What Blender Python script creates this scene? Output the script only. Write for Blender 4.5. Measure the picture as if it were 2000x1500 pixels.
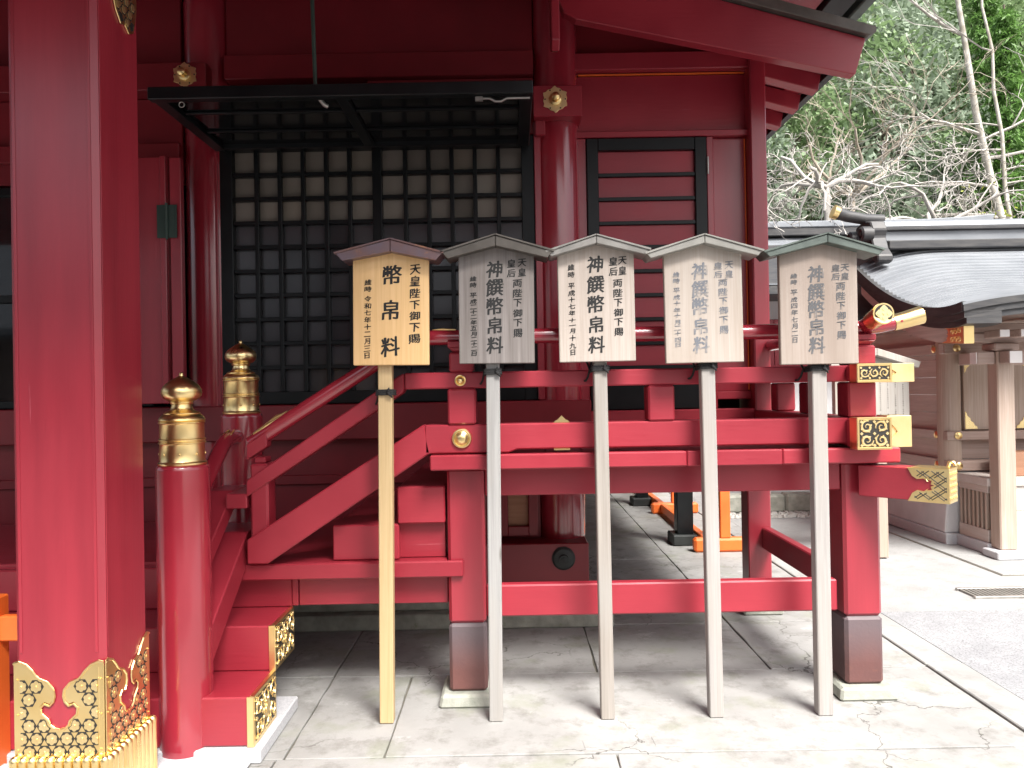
import bpy, bmesh, math, random
import numpy as np
from mathutils import Vector, Matrix

for _o in list(bpy.data.objects):
    bpy.data.objects.remove(_o)
SC = bpy.context.scene
COL = SC.collection
R = math.radians
random.seed(7)
RNG = np.random.default_rng(7)

# ------------------------------------------------------------------ camera
cam_d = bpy.data.cameras.new("camera")
cam_d.sensor_width = 36.0
cam_d.lens = 36.0 * 1480 / 2000
cam_d.clip_start = 0.05
cam_d.clip_end = 500
cam = bpy.data.objects.new("camera", cam_d)
COL.objects.link(cam)
cam.matrix_world = (Matrix.Translation((0, 0, 1.5))
                    @ Matrix.Rotation(R(90) + 7 / 1480, 4, 'X')
                    @ Matrix.Rotation(-0.0178, 4, 'Z'))
SC.camera = cam

# ------------------------------------------------------------------ world, sun, exposure
W = bpy.data.worlds.new("World")
SC.world = W
W.use_nodes = True
wn = W.node_tree
wn.nodes.clear()
sky = wn.nodes.new("ShaderNodeTexSky")
sky.sky_type = 'NISHITA'
sky.sun_disc = False
SUN_DIR = Vector((0.32, -0.66, 1.0)).normalized()      # towards the sun
sky.sun_elevation = math.asin(SUN_DIR.z)
sky.sun_rotation = math.atan2(SUN_DIR.x, SUN_DIR.y)
sky.air_density = 1.0
sky.dust_density = 5.0
sky.ozone_density = 1.0
hs = wn.nodes.new("ShaderNodeHueSaturation")
hs.inputs['Saturation'].default_value = 0.55
bg = wn.nodes.new("ShaderNodeBackground")
bg.inputs['Strength'].default_value = 0.095
wo = wn.nodes.new("ShaderNodeOutputWorld")
wn.links.new(sky.outputs[0], hs.inputs['Color'])
wn.links.new(hs.outputs[0], bg.inputs['Color'])
wn.links.new(bg.outputs[0], wo.inputs['Surface'])

sun_d = bpy.data.lights.new("sun", 'SUN')
sun_d.energy = 3.4
sun_d.angle = R(24)
sun_d.color = (1.0, 0.975, 0.94)
sun = bpy.data.objects.new("sun", sun_d)
COL.objects.link(sun)
sun.rotation_euler = (-SUN_DIR).to_track_quat('-Z', 'Y').to_euler()
sun.location = (6, -8, 14)

SC.view_settings.view_transform = 'Standard'
SC.view_settings.look = 'None'
SC.view_settings.exposure = 1.42
SC.view_settings.gamma = 1.0
SC.view_settings.use_curve_mapping = False
SC.render.engine = 'CYCLES'
SC.cycles.max_bounces = 8
SC.cycles.diffuse_bounces = 4
SC.cycles.glossy_bounces = 4

# ------------------------------------------------------------------ materials
def mat(name, c1, c2=None, rough=0.5, metal=0.0, scale=(3, 3, 3), detail=4.0, bump=0.0,
        bscale=None, coat=0.0, spec=0.5, rvar=0.0, c3=None, c3amt=0.0, c3scale=6.0, c3map=None, hvar=0.0, contrast=(0.3, 0.7)):
    """noise mix of two colours on object coordinates, shifted per object, + a third colour in patches"""
    m = bpy.data.materials.new(name)
    m.use_nodes = True
    nt = m.node_tree
    N, L = nt.nodes, nt.links
    b = N["Principled BSDF"]
    b.inputs['Roughness'].default_value = rough
    b.inputs['Metallic'].default_value = metal
    b.inputs['Specular IOR Level'].default_value = spec
    if coat:
        b.inputs['Coat Weight'].default_value = coat
        b.inputs['Coat Roughness'].default_value = max(0.06, rough * 0.75)
    tc = N.new("ShaderNodeTexCoord")
    oi = N.new("ShaderNodeObjectInfo")
    ad = N.new("ShaderNodeVectorMath"); ad.operation = 'MULTIPLY_ADD'
    cb = N.new("ShaderNodeCombineXYZ")
    mu = N.new("ShaderNodeMath"); mu.operation = 'MULTIPLY'; mu.inputs[1].default_value = 37.0
    L.new(oi.outputs['Random'], mu.inputs[0])
    for i in range(3):
        L.new(mu.outputs[0], cb.inputs[i])
    ad.inputs[1].default_value = (1, 1, 1)
    L.new(tc.outputs['Object'], ad.inputs[0])
    L.new(cb.outputs[0], ad.inputs[2])
    mp = N.new("ShaderNodeMapping")
    mp.inputs['Scale'].default_value = scale
    L.new(ad.outputs[0], mp.inputs['Vector'])
    nz = N.new("ShaderNodeTexNoise")
    nz.inputs['Scale'].default_value = 1.0
    nz.inputs['Detail'].default_value = detail
    L.new(mp.outputs[0], nz.inputs['Vector'])
    mr = N.new("ShaderNodeMapRange")
    mr.inputs['From Min'].default_value = contrast[0]
    mr.inputs['From Max'].default_value = contrast[1]
    L.new(nz.outputs['Fac'], mr.inputs['Value'])
    mx = N.new("ShaderNodeMix"); mx.data_type = 'RGBA'
    mx.inputs[6].default_value = (*c1, 1)
    mx.inputs[7].default_value = (*(c2 or c1), 1)
    L.new(mr.outputs[0], mx.inputs[0])
    out = mx.outputs[2]
    if c3 is not None:
        n3 = N.new("ShaderNodeTexNoise")
        n3.inputs['Scale'].default_value = c3scale
        n3.inputs['Detail'].default_value = 6
        n3.inputs['Roughness'].default_value = 0.65
        if c3map:
            mp3 = N.new("ShaderNodeMapping"); mp3.inputs['Scale'].default_value = c3map
            L.new(ad.outputs[0], mp3.inputs['Vector']); L.new(mp3.outputs[0], n3.inputs['Vector'])
        else:
            L.new(ad.outputs[0], n3.inputs['Vector'])
        m3 = N.new("ShaderNodeMapRange")
        m3.inputs['From Min'].default_value = 0.72 - 0.4 * c3amt
        m3.inputs['From Max'].default_value = 0.80 - 0.3 * c3amt
        L.new(n3.outputs['Fac'], m3.inputs['Value'])
        x3 = N.new("ShaderNodeMix"); x3.data_type = 'RGBA'
        L.new(m3.outputs[0], x3.inputs[0])
        L.new(out, x3.inputs[6])
        x3.inputs[7].default_value = (*c3, 1)
        out = x3.outputs[2]
    if hvar:
        hsv = N.new("ShaderNodeHueSaturation")
        vm = N.new("ShaderNodeMapRange")
        vm.inputs['To Min'].default_value = 1 - hvar
        vm.inputs['To Max'].default_value = 1 + hvar
        L.new(oi.outputs['Random'], vm.inputs['Value'])
        L.new(vm.outputs[0], hsv.inputs['Value'])
        L.new(out, hsv.inputs['Color'])
        out = hsv.outputs[0]
    L.new(out, b.inputs['Base Color'])
    if rvar:
        rm = N.new("ShaderNodeMapRange")
        rm.inputs['To Min'].default_value = max(0.02, rough - rvar)
        rm.inputs['To Max'].default_value = min(1, rough + rvar)
        n4 = N.new("ShaderNodeTexNoise")
        n4.inputs['Scale'].default_value = 4.0
        n4.inputs['Detail'].default_value = 6
        L.new(ad.outputs[0], n4.inputs['Vector'])
        L.new(n4.outputs['Fac'], rm.inputs['Value'])
        L.new(rm.outputs[0], b.inputs['Roughness'])
    if bump:
        bp = N.new("ShaderNodeBump")
        bp.inputs['Strength'].default_value = bump
        bp.inputs['Distance'].default_value = 0.004
        if bscale:
            n5 = N.new("ShaderNodeTexNoise")
            n5.inputs['Scale'].default_value = 1.0
            n5.inputs['Detail'].default_value = 5
            m5 = N.new("ShaderNodeMapping"); m5.inputs['Scale'].default_value = bscale
            L.new(ad.outputs[0], m5.inputs['Vector'])
            L.new(m5.outputs[0], n5.inputs['Vector'])
            L.new(n5.outputs['Fac'], bp.inputs['Height'])
        else:
            L.new(nz.outputs['Fac'], bp.inputs['Height'])
        L.new(bp.outputs[0], b.inputs['Normal'])
    return m

M = {}
RED1, RED2 = (0.255, 0.016, 0.029), (0.345, 0.025, 0.041)
M['red'] = mat('red_paint', RED1, RED2, rough=0.42, coat=0.15, scale=(2, 2, 2), bump=0.22, bscale=(7, 60, 60), rvar=0.14,
               c3=(0.46, 0.12, 0.14), c3amt=0.05, c3scale=1.0, c3map=(1.6, 30, 30))
M['red_v'] = mat('red_paint_upright', RED1, RED2, rough=0.34, coat=0.6, scale=(9, 9, 1), bump=0.14, bscale=(90, 90, 5), rvar=0.12,
                 c3=(0.46, 0.13, 0.16), c3amt=0.06, c3scale=1.0, c3map=(34, 34, 0.9))
M['red_gloss'] = mat('red_lacquer', RED1, RED2, rough=0.20, scale=(2, 2, 2), bump=0.05, bscale=(26, 26, 4), coat=1.0, rvar=0.05)
M['red_shaded'] = mat('red_paint_shaded', (0.16, 0.010, 0.016), (0.21, 0.013, 0.021), rough=0.42, scale=(3, 3, 3), bump=0.1, bscale=(30, 30, 30))  # same red darkened in colour for parts that lie in shade
M['orange'] = mat('vermilion_paint', (0.75, 0.13, 0.018), (0.83, 0.17, 0.03), rough=0.45, scale=(4, 4, 4), bump=0.08, bscale=(40, 40, 8))
M['brown_red'] = mat('rust_brown_paint', (0.085, 0.040, 0.040), (0.15, 0.060, 0.052), rough=0.55, scale=(5, 5, 4), bump=0.25, bscale=(60, 60, 60),
                     c3=(0.20, 0.085, 0.06), c3amt=0.35, c3scale=5, rvar=0.1)
def sleeve():
    m = M['brown_red']
    N, L = m.node_tree.nodes, m.node_tree.links
    b = N["Principled BSDF"]
    src = b.inputs['Base Color'].links[0].from_socket
    ge = N.new("ShaderNodeNewGeometry"); sx = N.new("ShaderNodeSeparateXYZ"); r = N.new("ShaderNodeMapRange")
    L.new(ge.outputs['Position'], sx.inputs[0]); L.new(sx.outputs['Z'], r.inputs['Value'])
    r.inputs['From Min'].default_value = 0.16; r.inputs['From Max'].default_value = 0.34; r.inputs['To Max'].default_value = 0.75
    x = N.new("ShaderNodeMix"); x.data_type = 'RGBA'
    L.new(r.outputs[0], x.inputs[0]); L.new(src, x.inputs[6]); x.inputs[7].default_value = (0.125, 0.105, 0.115, 1)
    L.new(x.outputs[2], b.inputs['Base Color'])
sleeve()
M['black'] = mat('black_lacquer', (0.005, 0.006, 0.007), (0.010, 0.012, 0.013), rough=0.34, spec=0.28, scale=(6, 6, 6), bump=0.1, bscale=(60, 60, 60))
M['black_mirror'] = mat('polished_black_lacquer', (0.004, 0.0045, 0.005), (0.006, 0.006, 0.007), rough=0.12, scale=(4, 4, 4), bump=0.02, bscale=(18, 18, 18))
M['black_matte'] = mat('black_iron', (0.012, 0.014, 0.014), (0.03, 0.034, 0.032), rough=0.6, scale=(9, 9, 9), bump=0.2, bscale=(50, 50, 50))
M['gold'] = mat('gilt_metal', (0.86, 0.62, 0.27), (0.94, 0.73, 0.37), rough=0.30, metal=1.0, scale=(7, 7, 7), rvar=0.10, bump=0.05, bscale=(30, 30, 30))
M['gold_matte'] = mat('gilt_metal_matte', (0.86, 0.65, 0.31), (0.94, 0.76, 0.42), rough=0.42, metal=1.0, scale=(9, 9, 9), rvar=0.08, bump=0.12, bscale=(70, 70, 70))
M['gold_black'] = mat('niello_ground', (0.012, 0.012, 0.014), (0.03, 0.025, 0.018), rough=0.5, scale=(20, 20, 20))
M['green_metal'] = mat('green_patina_metal', (0.03, 0.055, 0.048), (0.06, 0.10, 0.085), rough=0.5, metal=0.3, scale=(12, 12, 3), bump=0.1)
M['steel'] = mat('dull_steel', (0.28, 0.27, 0.25), (0.5, 0.48, 0.45), rough=0.4, metal=0.8, scale=(14, 14, 14))
M['copper_brown'] = mat('brown_copper_sheet', (0.20, 0.105, 0.085), (0.16, 0.125, 0.15), rough=0.36, metal=0.55, scale=(11, 11, 11), rvar=0.08,
                        c3=(0.35, 0.17, 0.09), c3amt=0.28, c3scale=9)
M['copper_dark'] = mat('dark_copper_sheet', (0.075, 0.066, 0.057), (0.12, 0.108, 0.096), rough=0.45, metal=0.4, scale=(10, 10, 10), rvar=0.08)
M['copper_grey'] = mat('grey_copper_sheet', (0.19, 0.182, 0.168), (0.28, 0.268, 0.25), rough=0.45, metal=0.25, scale=(12, 12, 12), rvar=0.08)
M['copper_pale'] = mat('pale_copper_sheet', (0.24, 0.232, 0.21), (0.32, 0.312, 0.285), rough=0.5, metal=0.2, scale=(9, 9, 9))
M['copper_green'] = mat('green_copper_sheet', (0.085, 0.105, 0.092), (0.15, 0.18, 0.16), rough=0.45, metal=0.3, scale=(12, 12, 12), rvar=0.08)
M['roof_copper'] = mat('slate_blue_roof_copper', (0.195, 0.208, 0.225), (0.255, 0.268, 0.285), rough=0.5, metal=0.2, scale=(3, 6, 6), rvar=0.12,
                       c3=(0.30, 0.27, 0.25), c3amt=0.0, c3scale=4)
M['roof_dark'] = mat('dark_roof_edge', (0.035, 0.036, 0.040), (0.075, 0.072, 0.07), rough=0.55, metal=0.2, scale=(5, 5, 30), bump=0.1)
M['granite'] = mat('granite', (0.42, 0.43, 0.45), (0.58, 0.58, 0.59), rough=0.75, scale=(160, 160, 160), detail=2, bump=0.15, c3=(0.25, 0.25, 0.26), c3amt=0.1, c3scale=180)
M['old_stone'] = mat('mossy_stone', (0.24, 0.25, 0.21), (0.38, 0.38, 0.33), rough=0.9, scale=(14, 14, 14), bump=0.5, bscale=(90, 90, 90), c3=(0.17, 0.20, 0.11), c3amt=0.2, c3scale=9)
M['plaster'] = mat('white_plaster', (0.55, 0.545, 0.545), (0.63, 0.625, 0.625), rough=0.85, scale=(5, 5, 5), bump=0.05, c3=(0.56, 0.53, 0.51), c3amt=0.05, c3scale=5)
M['rope'] = mat('black_cord', (0.008, 0.008, 0.009), (0.02, 0.02, 0.02), rough=0.85, scale=(80, 80, 80), bump=0.4)

def wood(name, c1, c2, axis='z', rough=0.65, dark=None, streak=0.5, bump=0.25, knots=False, fine=60.0):
    """straight-grained timber: fine fibre streaks along one axis, broad tone drift, optional stain"""
    m = bpy.data.materials.new(name)
    m.use_nodes = True
    nt = m.node_tree
    N, L = nt.nodes, nt.links
    b = N["Principled BSDF"]
    b.inputs['Roughness'].default_value = rough
    tc = N.new("ShaderNodeTexCoord")
    oi = N.new("ShaderNodeObjectInfo")
    ma = N.new("ShaderNodeVectorMath"); ma.operation = 'MULTIPLY_ADD'
    ma.inputs[1].default_value = (1, 1, 1)
    mu = N.new("ShaderNodeMath"); mu.operation = 'MULTIPLY'; mu.inputs[1].default_value = 53.0
    L.new(oi.outputs['Random'], mu.inputs[0])
    L.new(tc.outputs['Object'], ma.inputs[0])
    L.new(mu.outputs[0], ma.inputs[2])
    k = {'x': 0, 'y': 1, 'z': 2}[axis]
    def noise(across, along, det, rgh=0.5, dist=0.0):
        s = [across] * 3
        s[k] = along
        mp = N.new("ShaderNodeMapping"); mp.inputs['Scale'].default_value = s
        L.new(ma.outputs[0], mp.inputs['Vector'])
        n = N.new("ShaderNodeTexNoise")
        n.inputs['Scale'].default_value = 1
        n.inputs['Detail'].default_value = det
        n.inputs['Roughness'].default_value = rgh
        n.inputs['Distortion'].default_value = dist
        L.new(mp.outputs[0], n.inputs['Vector'])
        return n.outputs['Fac']
    f1 = noise(fine, 1.4, 5, 0.6, 0.3)
    f2 = noise(fine * 4, 5.0, 2)
    f3 = noise(5, 1.2, 3)
    a = N.new("ShaderNodeMath"); a.operation = 'ADD'
    s2 = N.new("ShaderNodeMath"); s2.operation = 'MULTIPLY'; s2.inputs[1].default_value = 0.5
    L.new(f2, s2.inputs[0]); L.new(f1, a.inputs[0]); L.new(s2.outputs[0], a.inputs[1])
    mr = N.new("ShaderNodeMapRange")
    mr.inputs['From Min'].default_value = 0.75 - 0.28 * streak - 0.05
    mr.inputs['From Max'].default_value = 0.75 + 0.35 * streak
    L.new(a.outputs[0], mr.inputs['Value'])
    mx = N.new("ShaderNodeMix"); mx.data_type = 'RGBA'
    mx.inputs[6].default_value = (*c1, 1); mx.inputs[7].default_value = (*c2, 1)
    L.new(mr.outputs[0], mx.inputs[0])
    out = mx.outputs[2]
    if dark:
        m2 = N.new("ShaderNodeMapRange")
        m2.inputs['From Min'].default_value = 0.45; m2.inputs['From Max'].default_value = 0.72
        L.new(f3, m2.inputs['Value'])
        x2 = N.new("ShaderNodeMix"); x2.data_type = 'RGBA'
        L.new(m2.outputs[0], x2.inputs[0]); L.new(out, x2.inputs[6]); x2.inputs[7].default_value = (*dark, 1)
        out = x2.outputs[2]
    if knots:
        s = [9.0] * 3
        s[k] = 2.6
        mp = N.new("ShaderNodeMapping"); mp.inputs['Scale'].default_value = s
        L.new(ma.outputs[0], mp.inputs['Vector'])
        vo = N.new("ShaderNodeTexVoronoi"); vo.inputs['Scale'].default_value = 1.0
        L.new(mp.outputs[0], vo.inputs['Vector'])
        m3 = N.new("ShaderNodeMapRange")
        m3.inputs['From Min'].default_value = 0.05; m3.inputs['From Max'].default_value = 0.13
        m3.inputs['To Min'].default_value = 0.75; m3.inputs['To Max'].default_value = 0
        L.new(vo.outputs['Distance'], m3.inputs['Value'])
        x3 = N.new("ShaderNodeMix"); x3.data_type = 'RGBA'
        L.new(m3.outputs[0], x3.inputs[0]); L.new(out, x3.inputs[6])
        x3.inputs[7].default_value = (c1[0] * .5, c1[1] * .45, c1[2] * .4, 1)
        out = x3.outputs[2]
    L.new(out, b.inputs['Base Color'])
    bp = N.new("ShaderNodeBump"); bp.inputs['Strength'].default_value = bump; bp.inputs['Distance'].default_value = 0.002
    L.new(a.outputs[0], bp.inputs['Height']); L.new(bp.outputs[0], b.inputs['Normal'])
    return m

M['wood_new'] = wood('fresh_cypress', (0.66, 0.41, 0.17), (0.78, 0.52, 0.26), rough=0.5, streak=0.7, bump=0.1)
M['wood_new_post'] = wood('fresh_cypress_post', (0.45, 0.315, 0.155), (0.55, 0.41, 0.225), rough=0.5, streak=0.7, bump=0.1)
M['wood_w2'] = wood('weathered_grey_board', (0.11, 0.095, 0.088), (0.28, 0.253, 0.242), dark=(0.155, 0.132, 0.118), streak=0.9)
M['wood_w3'] = wood('weathered_tan_board', (0.34, 0.285, 0.24), (0.50, 0.44, 0.395), dark=(0.31, 0.26, 0.22), streak=0.9)
M['wood_w4'] = wood('weathered_cream_board', (0.36, 0.305, 0.257), (0.46, 0.41, 0.365), dark=(0.34, 0.28, 0.23), streak=0.8)
M['wood_w5'] = wood('weathered_pinkish_board', (0.285, 0.225, 0.187), (0.39, 0.333, 0.29), dark=(0.26, 0.205, 0.168), streak=0.8)
M['wood_post_grey'] = wood('weathered_grey_post', (0.20, 0.194, 0.19), (0.37, 0.362, 0.35), dark=(0.29, 0.27, 0.245), streak=1.0, knots=True)
M['wood_post_tan'] = wood('weathered_tan_post', (0.20, 0.175, 0.15), (0.36, 0.326, 0.292), dark=(0.30, 0.28, 0.258), streak=1.0, knots=True)
M['wood_post_pale'] = wood('weathered_pale_post', (0.26, 0.24, 0.225), (0.40, 0.378, 0.363), dark=(0.32, 0.29, 0.26), streak=0.9, knots=True)
M['timber'] = wood('old_cypress_timber', (0.32, 0.225, 0.185), (0.46, 0.35, 0.305), dark=(0.34, 0.245, 0.205), axis='x', streak=0.8)
M['timber_y'] = wood('old_cypress_plank', (0.43, 0.36, 0.32), (0.58, 0.51, 0.465), dark=(0.45, 0.365, 0.31), axis='y', streak=0.8, knots=True, fine=40)
M['timber_z'] = wood('old_cypress_post', (0.34, 0.25, 0.195), (0.50, 0.40, 0.335), dark=(0.37, 0.265, 0.205), streak=0.8)
M['timber_pale'] = wood('pale_cypress_plank', (0.47, 0.42, 0.385), (0.60, 0.555, 0.52), dark=(0.50, 0.43, 0.38), axis='x', streak=0.9)
M['chest_wood'] = wood('red_brown_chest', (0.27, 0.13, 0.075), (0.38, 0.20, 0.12), axis='x', streak=0.8)
M['notice_wood'] = wood('bleached_board', (0.33, 0.305, 0.27), (0.43, 0.405, 0.37), dark=(0.34, 0.30, 0.255), streak=0.7)
M['white_end'] = mat('white_painted_end_grain', (0.72, 0.69, 0.67), (0.8, 0.77, 0.75), rough=0.7)

def ink(name, col, wear, wood_col):
    m = bpy.data.materials.new(name)
    m.use_nodes = True
    N, L = m.node_tree.nodes, m.node_tree.links
    b = N["Principled BSDF"]; b.inputs['Roughness'].default_value = 0.65
    tc = N.new("ShaderNodeTexCoord")
    n = N.new("ShaderNodeTexNoise"); n.inputs['Scale'].default_value = 45; n.inputs['Detail'].default_value = 5
    mp = N.new("ShaderNodeMapping"); mp.inputs['Scale'].default_value = (1, 1, 0.35)
    L.new(tc.outputs['Object'], mp.inputs['Vector']); L.new(mp.outputs[0], n.inputs['Vector'])
    r = N.new("ShaderNodeMapRange")
    r.inputs['From Min'].default_value = 0.68 - wear * 0.5
    r.inputs['From Max'].default_value = 0.82 - wear * 0.32
    L.new(n.outputs['Fac'], r.inputs['Value'])
    x = N.new("ShaderNodeMix"); x.data_type = 'RGBA'
    L.new(r.outputs[0], x.inputs[0])
    x.inputs[6].default_value = (*col, 1); x.inputs[7].default_value = (*wood_col, 1)
    L.new(x.outputs[2], b.inputs['Base Color'])
    return m

M['ink'] = ink('black_ink', (0.010, 0.010, 0.010), 0.0, (0.2, 0.18, 0.15))
M['ink4'] = ink('faded_blue_grey_ink', (0.15, 0.16, 0.18), 0.40, (0.39, 0.34, 0.295))
M['ink5'] = ink('faded_grey_ink', (0.10, 0.10, 0.105), 0.27, (0.32, 0.265, 0.225))

def pane_mat(name, c1, c2, rough, coat):
    return mat(name, c1, c2, rough=rough, scale=(1.2, 1.2, 1.2), coat=coat, hvar=0.38)
M['pane_paper'] = pane_mat('tan_paper_behind_glass', (0.17, 0.145, 0.115), (0.22, 0.195, 0.17), 0.6, 0.25)
M['pane_dark'] = pane_mat('dark_glass', (0.042, 0.042, 0.047), (0.062, 0.062, 0.068), 0.18, 0.3)
M['pane_black'] = pane_mat('shaded_lattice_backing', (0.02, 0.02, 0.022), (0.03, 0.03, 0.033), 0.4, 0.0)
M['mirror_glass'] = mat('reflecting_window_glass', (0.006, 0.007, 0.008), rough=0.03, coat=1.0)

def ground_mat(name, c1, c2, c3, crack, cscale, rough=0.85, grain=120, moss=None, speckle=0.0):
    m = bpy.data.materials.new(name)
    m.use_nodes = True
    N, L = m.node_tree.nodes, m.node_tree.links
    b = N["Principled BSDF"]; b.inputs['Roughness'].default_value = rough
    ge = N.new("ShaderNodeNewGeometry")
    def noise(s, d, rg=0.5):
        n = N.new("ShaderNodeTexNoise")
        n.inputs['Scale'].default_value = s; n.inputs['Detail'].default_value = d; n.inputs['Roughness'].default_value = rg
        L.new(ge.outputs['Position'], n.inputs['Vector'])
        return n
    def rng(sock, a, bb, t0=0.0, t1=1.0):
        r = N.new("ShaderNodeMapRange")
        r.inputs['From Min'].default_value = a; r.inputs['From Max'].default_value = bb
        r.inputs['To Min'].default_value = t0; r.inputs['To Max'].default_value = t1
        L.new(sock, r.inputs['Value'])
        return r.outputs[0]
    def mix(fac, a, bcol):
        x = N.new("ShaderNodeMix"); x.data_type = 'RGBA'
        L.new(fac, x.inputs[0])
        if isinstance(a, tuple): x.inputs[6].default_value = (*a, 1)
        else: L.new(a, x.inputs[6])
        x.inputs[7].default_value = (*bcol, 1)
        return x.outputs[2]
    big = noise(1.7, 6, 0.62)
    out = mix(rng(big.outputs['Fac'], 0.38, 0.62), c1, c2)
    mid = noise(7, 8, 0.7)
    out = mix(rng(mid.outputs['Fac'], 0.50, 0.70, 0, 0.85), out, c3)
    wr = noise(3.1, 9, 0.72)
    out = mix(rng(wr.outputs['Fac'], 0.60, 0.66, 0, 0.6), out, (min(1, c2[0] * 1.3), min(1, c2[1] * 1.3), min(1, c2[2] * 1.32)))
    if moss:
        mo = noise(2.6, 7, 0.6)
        out = mix(rng(mo.outputs['Fac'], 0.54, 0.66, 0, 0.55), out, moss)
    fine = noise(grain, 3, 0.6)
    if speckle:
        out = mix(rng(fine.outputs['Fac'], 0.52, 0.62, 0, speckle), out, (c1[0] * .35, c1[1] * .35, c1[2] * .36))
    hgt = fine.outputs['Fac']
    if crack:
        wv = noise(2.4, 5, 0.6)
        va = N.new("ShaderNodeVectorMath"); va.operation = 'MULTIPLY_ADD'
        va.inputs[1].default_value = (0.55, 0.55, 0.0)
        L.new(wv.outputs['Color'], va.inputs[0]); L.new(ge.outputs['Position'], va.inputs[2])
        vo = N.new("ShaderNodeTexVoronoi"); vo.feature = 'DISTANCE_TO_EDGE'
        vo.inputs['Scale'].default_value = cscale
        L.new(va.outputs[0], vo.inputs['Vector'])
        ln = rng(vo.outputs['Distance'], 0.0012, 0.0042, 1, 0)
        mk = noise(0.9, 2)
        gate = rng(mk.outputs['Fac'], 0.50, 0.56)
        mm = N.new("ShaderNodeMath"); mm.operation = 'MULTIPLY'
        L.new(ln, mm.inputs[0]); L.new(gate, mm.inputs[1])
        m2 = N.new("ShaderNodeMath"); m2.operation = 'MULTIPLY'; m2.inputs[1].default_value = crack
        L.new(mm.outputs[0], m2.inputs[0])
        out = mix(m2.outputs[0], out, (0.07, 0.065, 0.055))
    L.new(out, b.inputs['Base Color'])
    bp = N.new("ShaderNodeBump"); bp.inputs['Strength'].default_value = 0.35; bp.inputs['Distance'].default_value = 0.004
    L.new(hgt, bp.inputs['Height']); L.new(bp.outputs[0], b.inputs['Normal'])
    return m

M['slab'] = ground_mat('worn_concrete', (0.262, 0.258, 0.247), (0.335, 0.33, 0.317), (0.165, 0.158, 0.143), 0.85, 1.1, moss=(0.215, 0.228, 0.165))
M['joint'] = ground_mat('joint_dirt', (0.13, 0.12, 0.095), (0.20, 0.185, 0.15), (0.10, 0.10, 0.07), 0, 1)
M['kerb'] = ground_mat('kerb_concrete', (0.27, 0.266, 0.254), (0.33, 0.326, 0.314), (0.21, 0.206, 0.194), 0.4, 1.4)
M['asphalt'] = ground_mat('pale_worn_asphalt', (0.25, 0.254, 0.262), (0.30, 0.304, 0.312), (0.34, 0.34, 0.345), 0.2, 0.6, grain=110, speckle=0.6)
M['paving'] = ground_mat('pale_granite_paving', (0.29, 0.29, 0.283), (0.34, 0.34, 0.333), (0.25, 0.246, 0.236), 0.0, 1, grain=120, speckle=0.35)
M['court'] = ground_mat('low_bounce_court', (0.075, 0.078, 0.08), (0.11, 0.11, 0.11), (0.14, 0.135, 0.13), 0, 1, grain=150, speckle=.3)  # tone kept dark to cut light bounced off unseen ground
M['earth'] = ground_mat('forest_soil', (0.10, 0.085, 0.055), (0.16, 0.14, 0.09), (0.06, 0.07, 0.03), 0, 1)
M['gravel'] = ground_mat('gravel_stones', (0.36, 0.35, 0.32), (0.52, 0.51, 0.48), (0.24, 0.23, 0.2), 0, 1, grain=60)

def leaf_mat(name, c1, c2, sc=0.9, trans=0.35):
    m = bpy.data.materials.new(name)
    m.use_nodes = True
    N, L = m.node_tree.nodes, m.node_tree.links
    b = N["Principled BSDF"]; b.inputs['Roughness'].default_value = 0.5
    ge = N.new("ShaderNodeNewGeometry")
    n = N.new("ShaderNodeTexNoise"); n.inputs['Scale'].default_value = sc; n.inputs['Detail'].default_value = 6
    L.new(ge.outputs['Position'], n.inputs['Vector'])
    ad = N.new("ShaderNodeMath"); ad.operation = 'MULTIPLY_ADD'; ad.inputs[1].default_value = 0.35
    L.new(ge.outputs['Random Per Island'], ad.inputs[0]); L.new(n.outputs['Fac'], ad.inputs[2])
    r = N.new("ShaderNodeMapRange"); r.inputs['From Min'].default_value = 0.4; r.inputs['From Max'].default_value = 0.95
    L.new(ad.outputs[0], r.inputs['Value'])
    x = N.new("ShaderNodeMix"); x.data_type = 'RGBA'
    L.new(r.outputs[0], x.inputs[0])
    x.inputs[6].default_value = (*c1, 1); x.inputs[7].default_value = (*c2, 1)
    L.new(x.outputs[2], b.inputs['Base Color'])
    tr = N.new("ShaderNodeBsdfTranslucent"); L.new(x.outputs[2], tr.inputs['Color'])
    ms = N.new("ShaderNodeMixShader"); ms.inputs[0].default_value = trans
    L.new(b.outputs[0], ms.inputs[1]); L.new(tr.outputs[0], ms.inputs[2])
    L.new(ms.outputs[0], N["Material Output"].inputs['Surface'])
    return m
M['leaf_grey'] = leaf_mat('grey_green_leaves', (0.15, 0.20, 0.13), (0.40, 0.48, 0.36))
M['leaf_mid'] = leaf_mat('mid_green_leaves', (0.12, 0.185, 0.085), (0.31, 0.43, 0.21))
M['leaf_cedar'] = leaf_mat('cedar_green_sprays', (0.08, 0.16, 0.035), (0.19, 0.36, 0.09))
M['leaf_pale'] = leaf_mat('pale_green_leaves', (0.24, 0.29, 0.15), (0.43, 0.48, 0.31))
M['leaf_under'] = leaf_mat('brush_and_ferns', (0.07, 0.08, 0.04), (0.24, 0.25, 0.16))
M['leaf_spring'] = leaf_mat('spring_yellow_leaves', (0.32, 0.38, 0.05), (0.5, 0.55, 0.12))
M['bark_pale'] = mat('pale_bark', (0.34, 0.31, 0.28), (0.50, 0.475, 0.44), rough=0.85, scale=(5, 5, 3))
M['bark_birch'] = mat('mottled_bark', (0.30, 0.27, 0.22), (0.58, 0.55, 0.50), rough=0.9, scale=(4, 4, 5), c3=(0.16, 0.19, 0.08), c3amt=0.25, c3scale=3)
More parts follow.
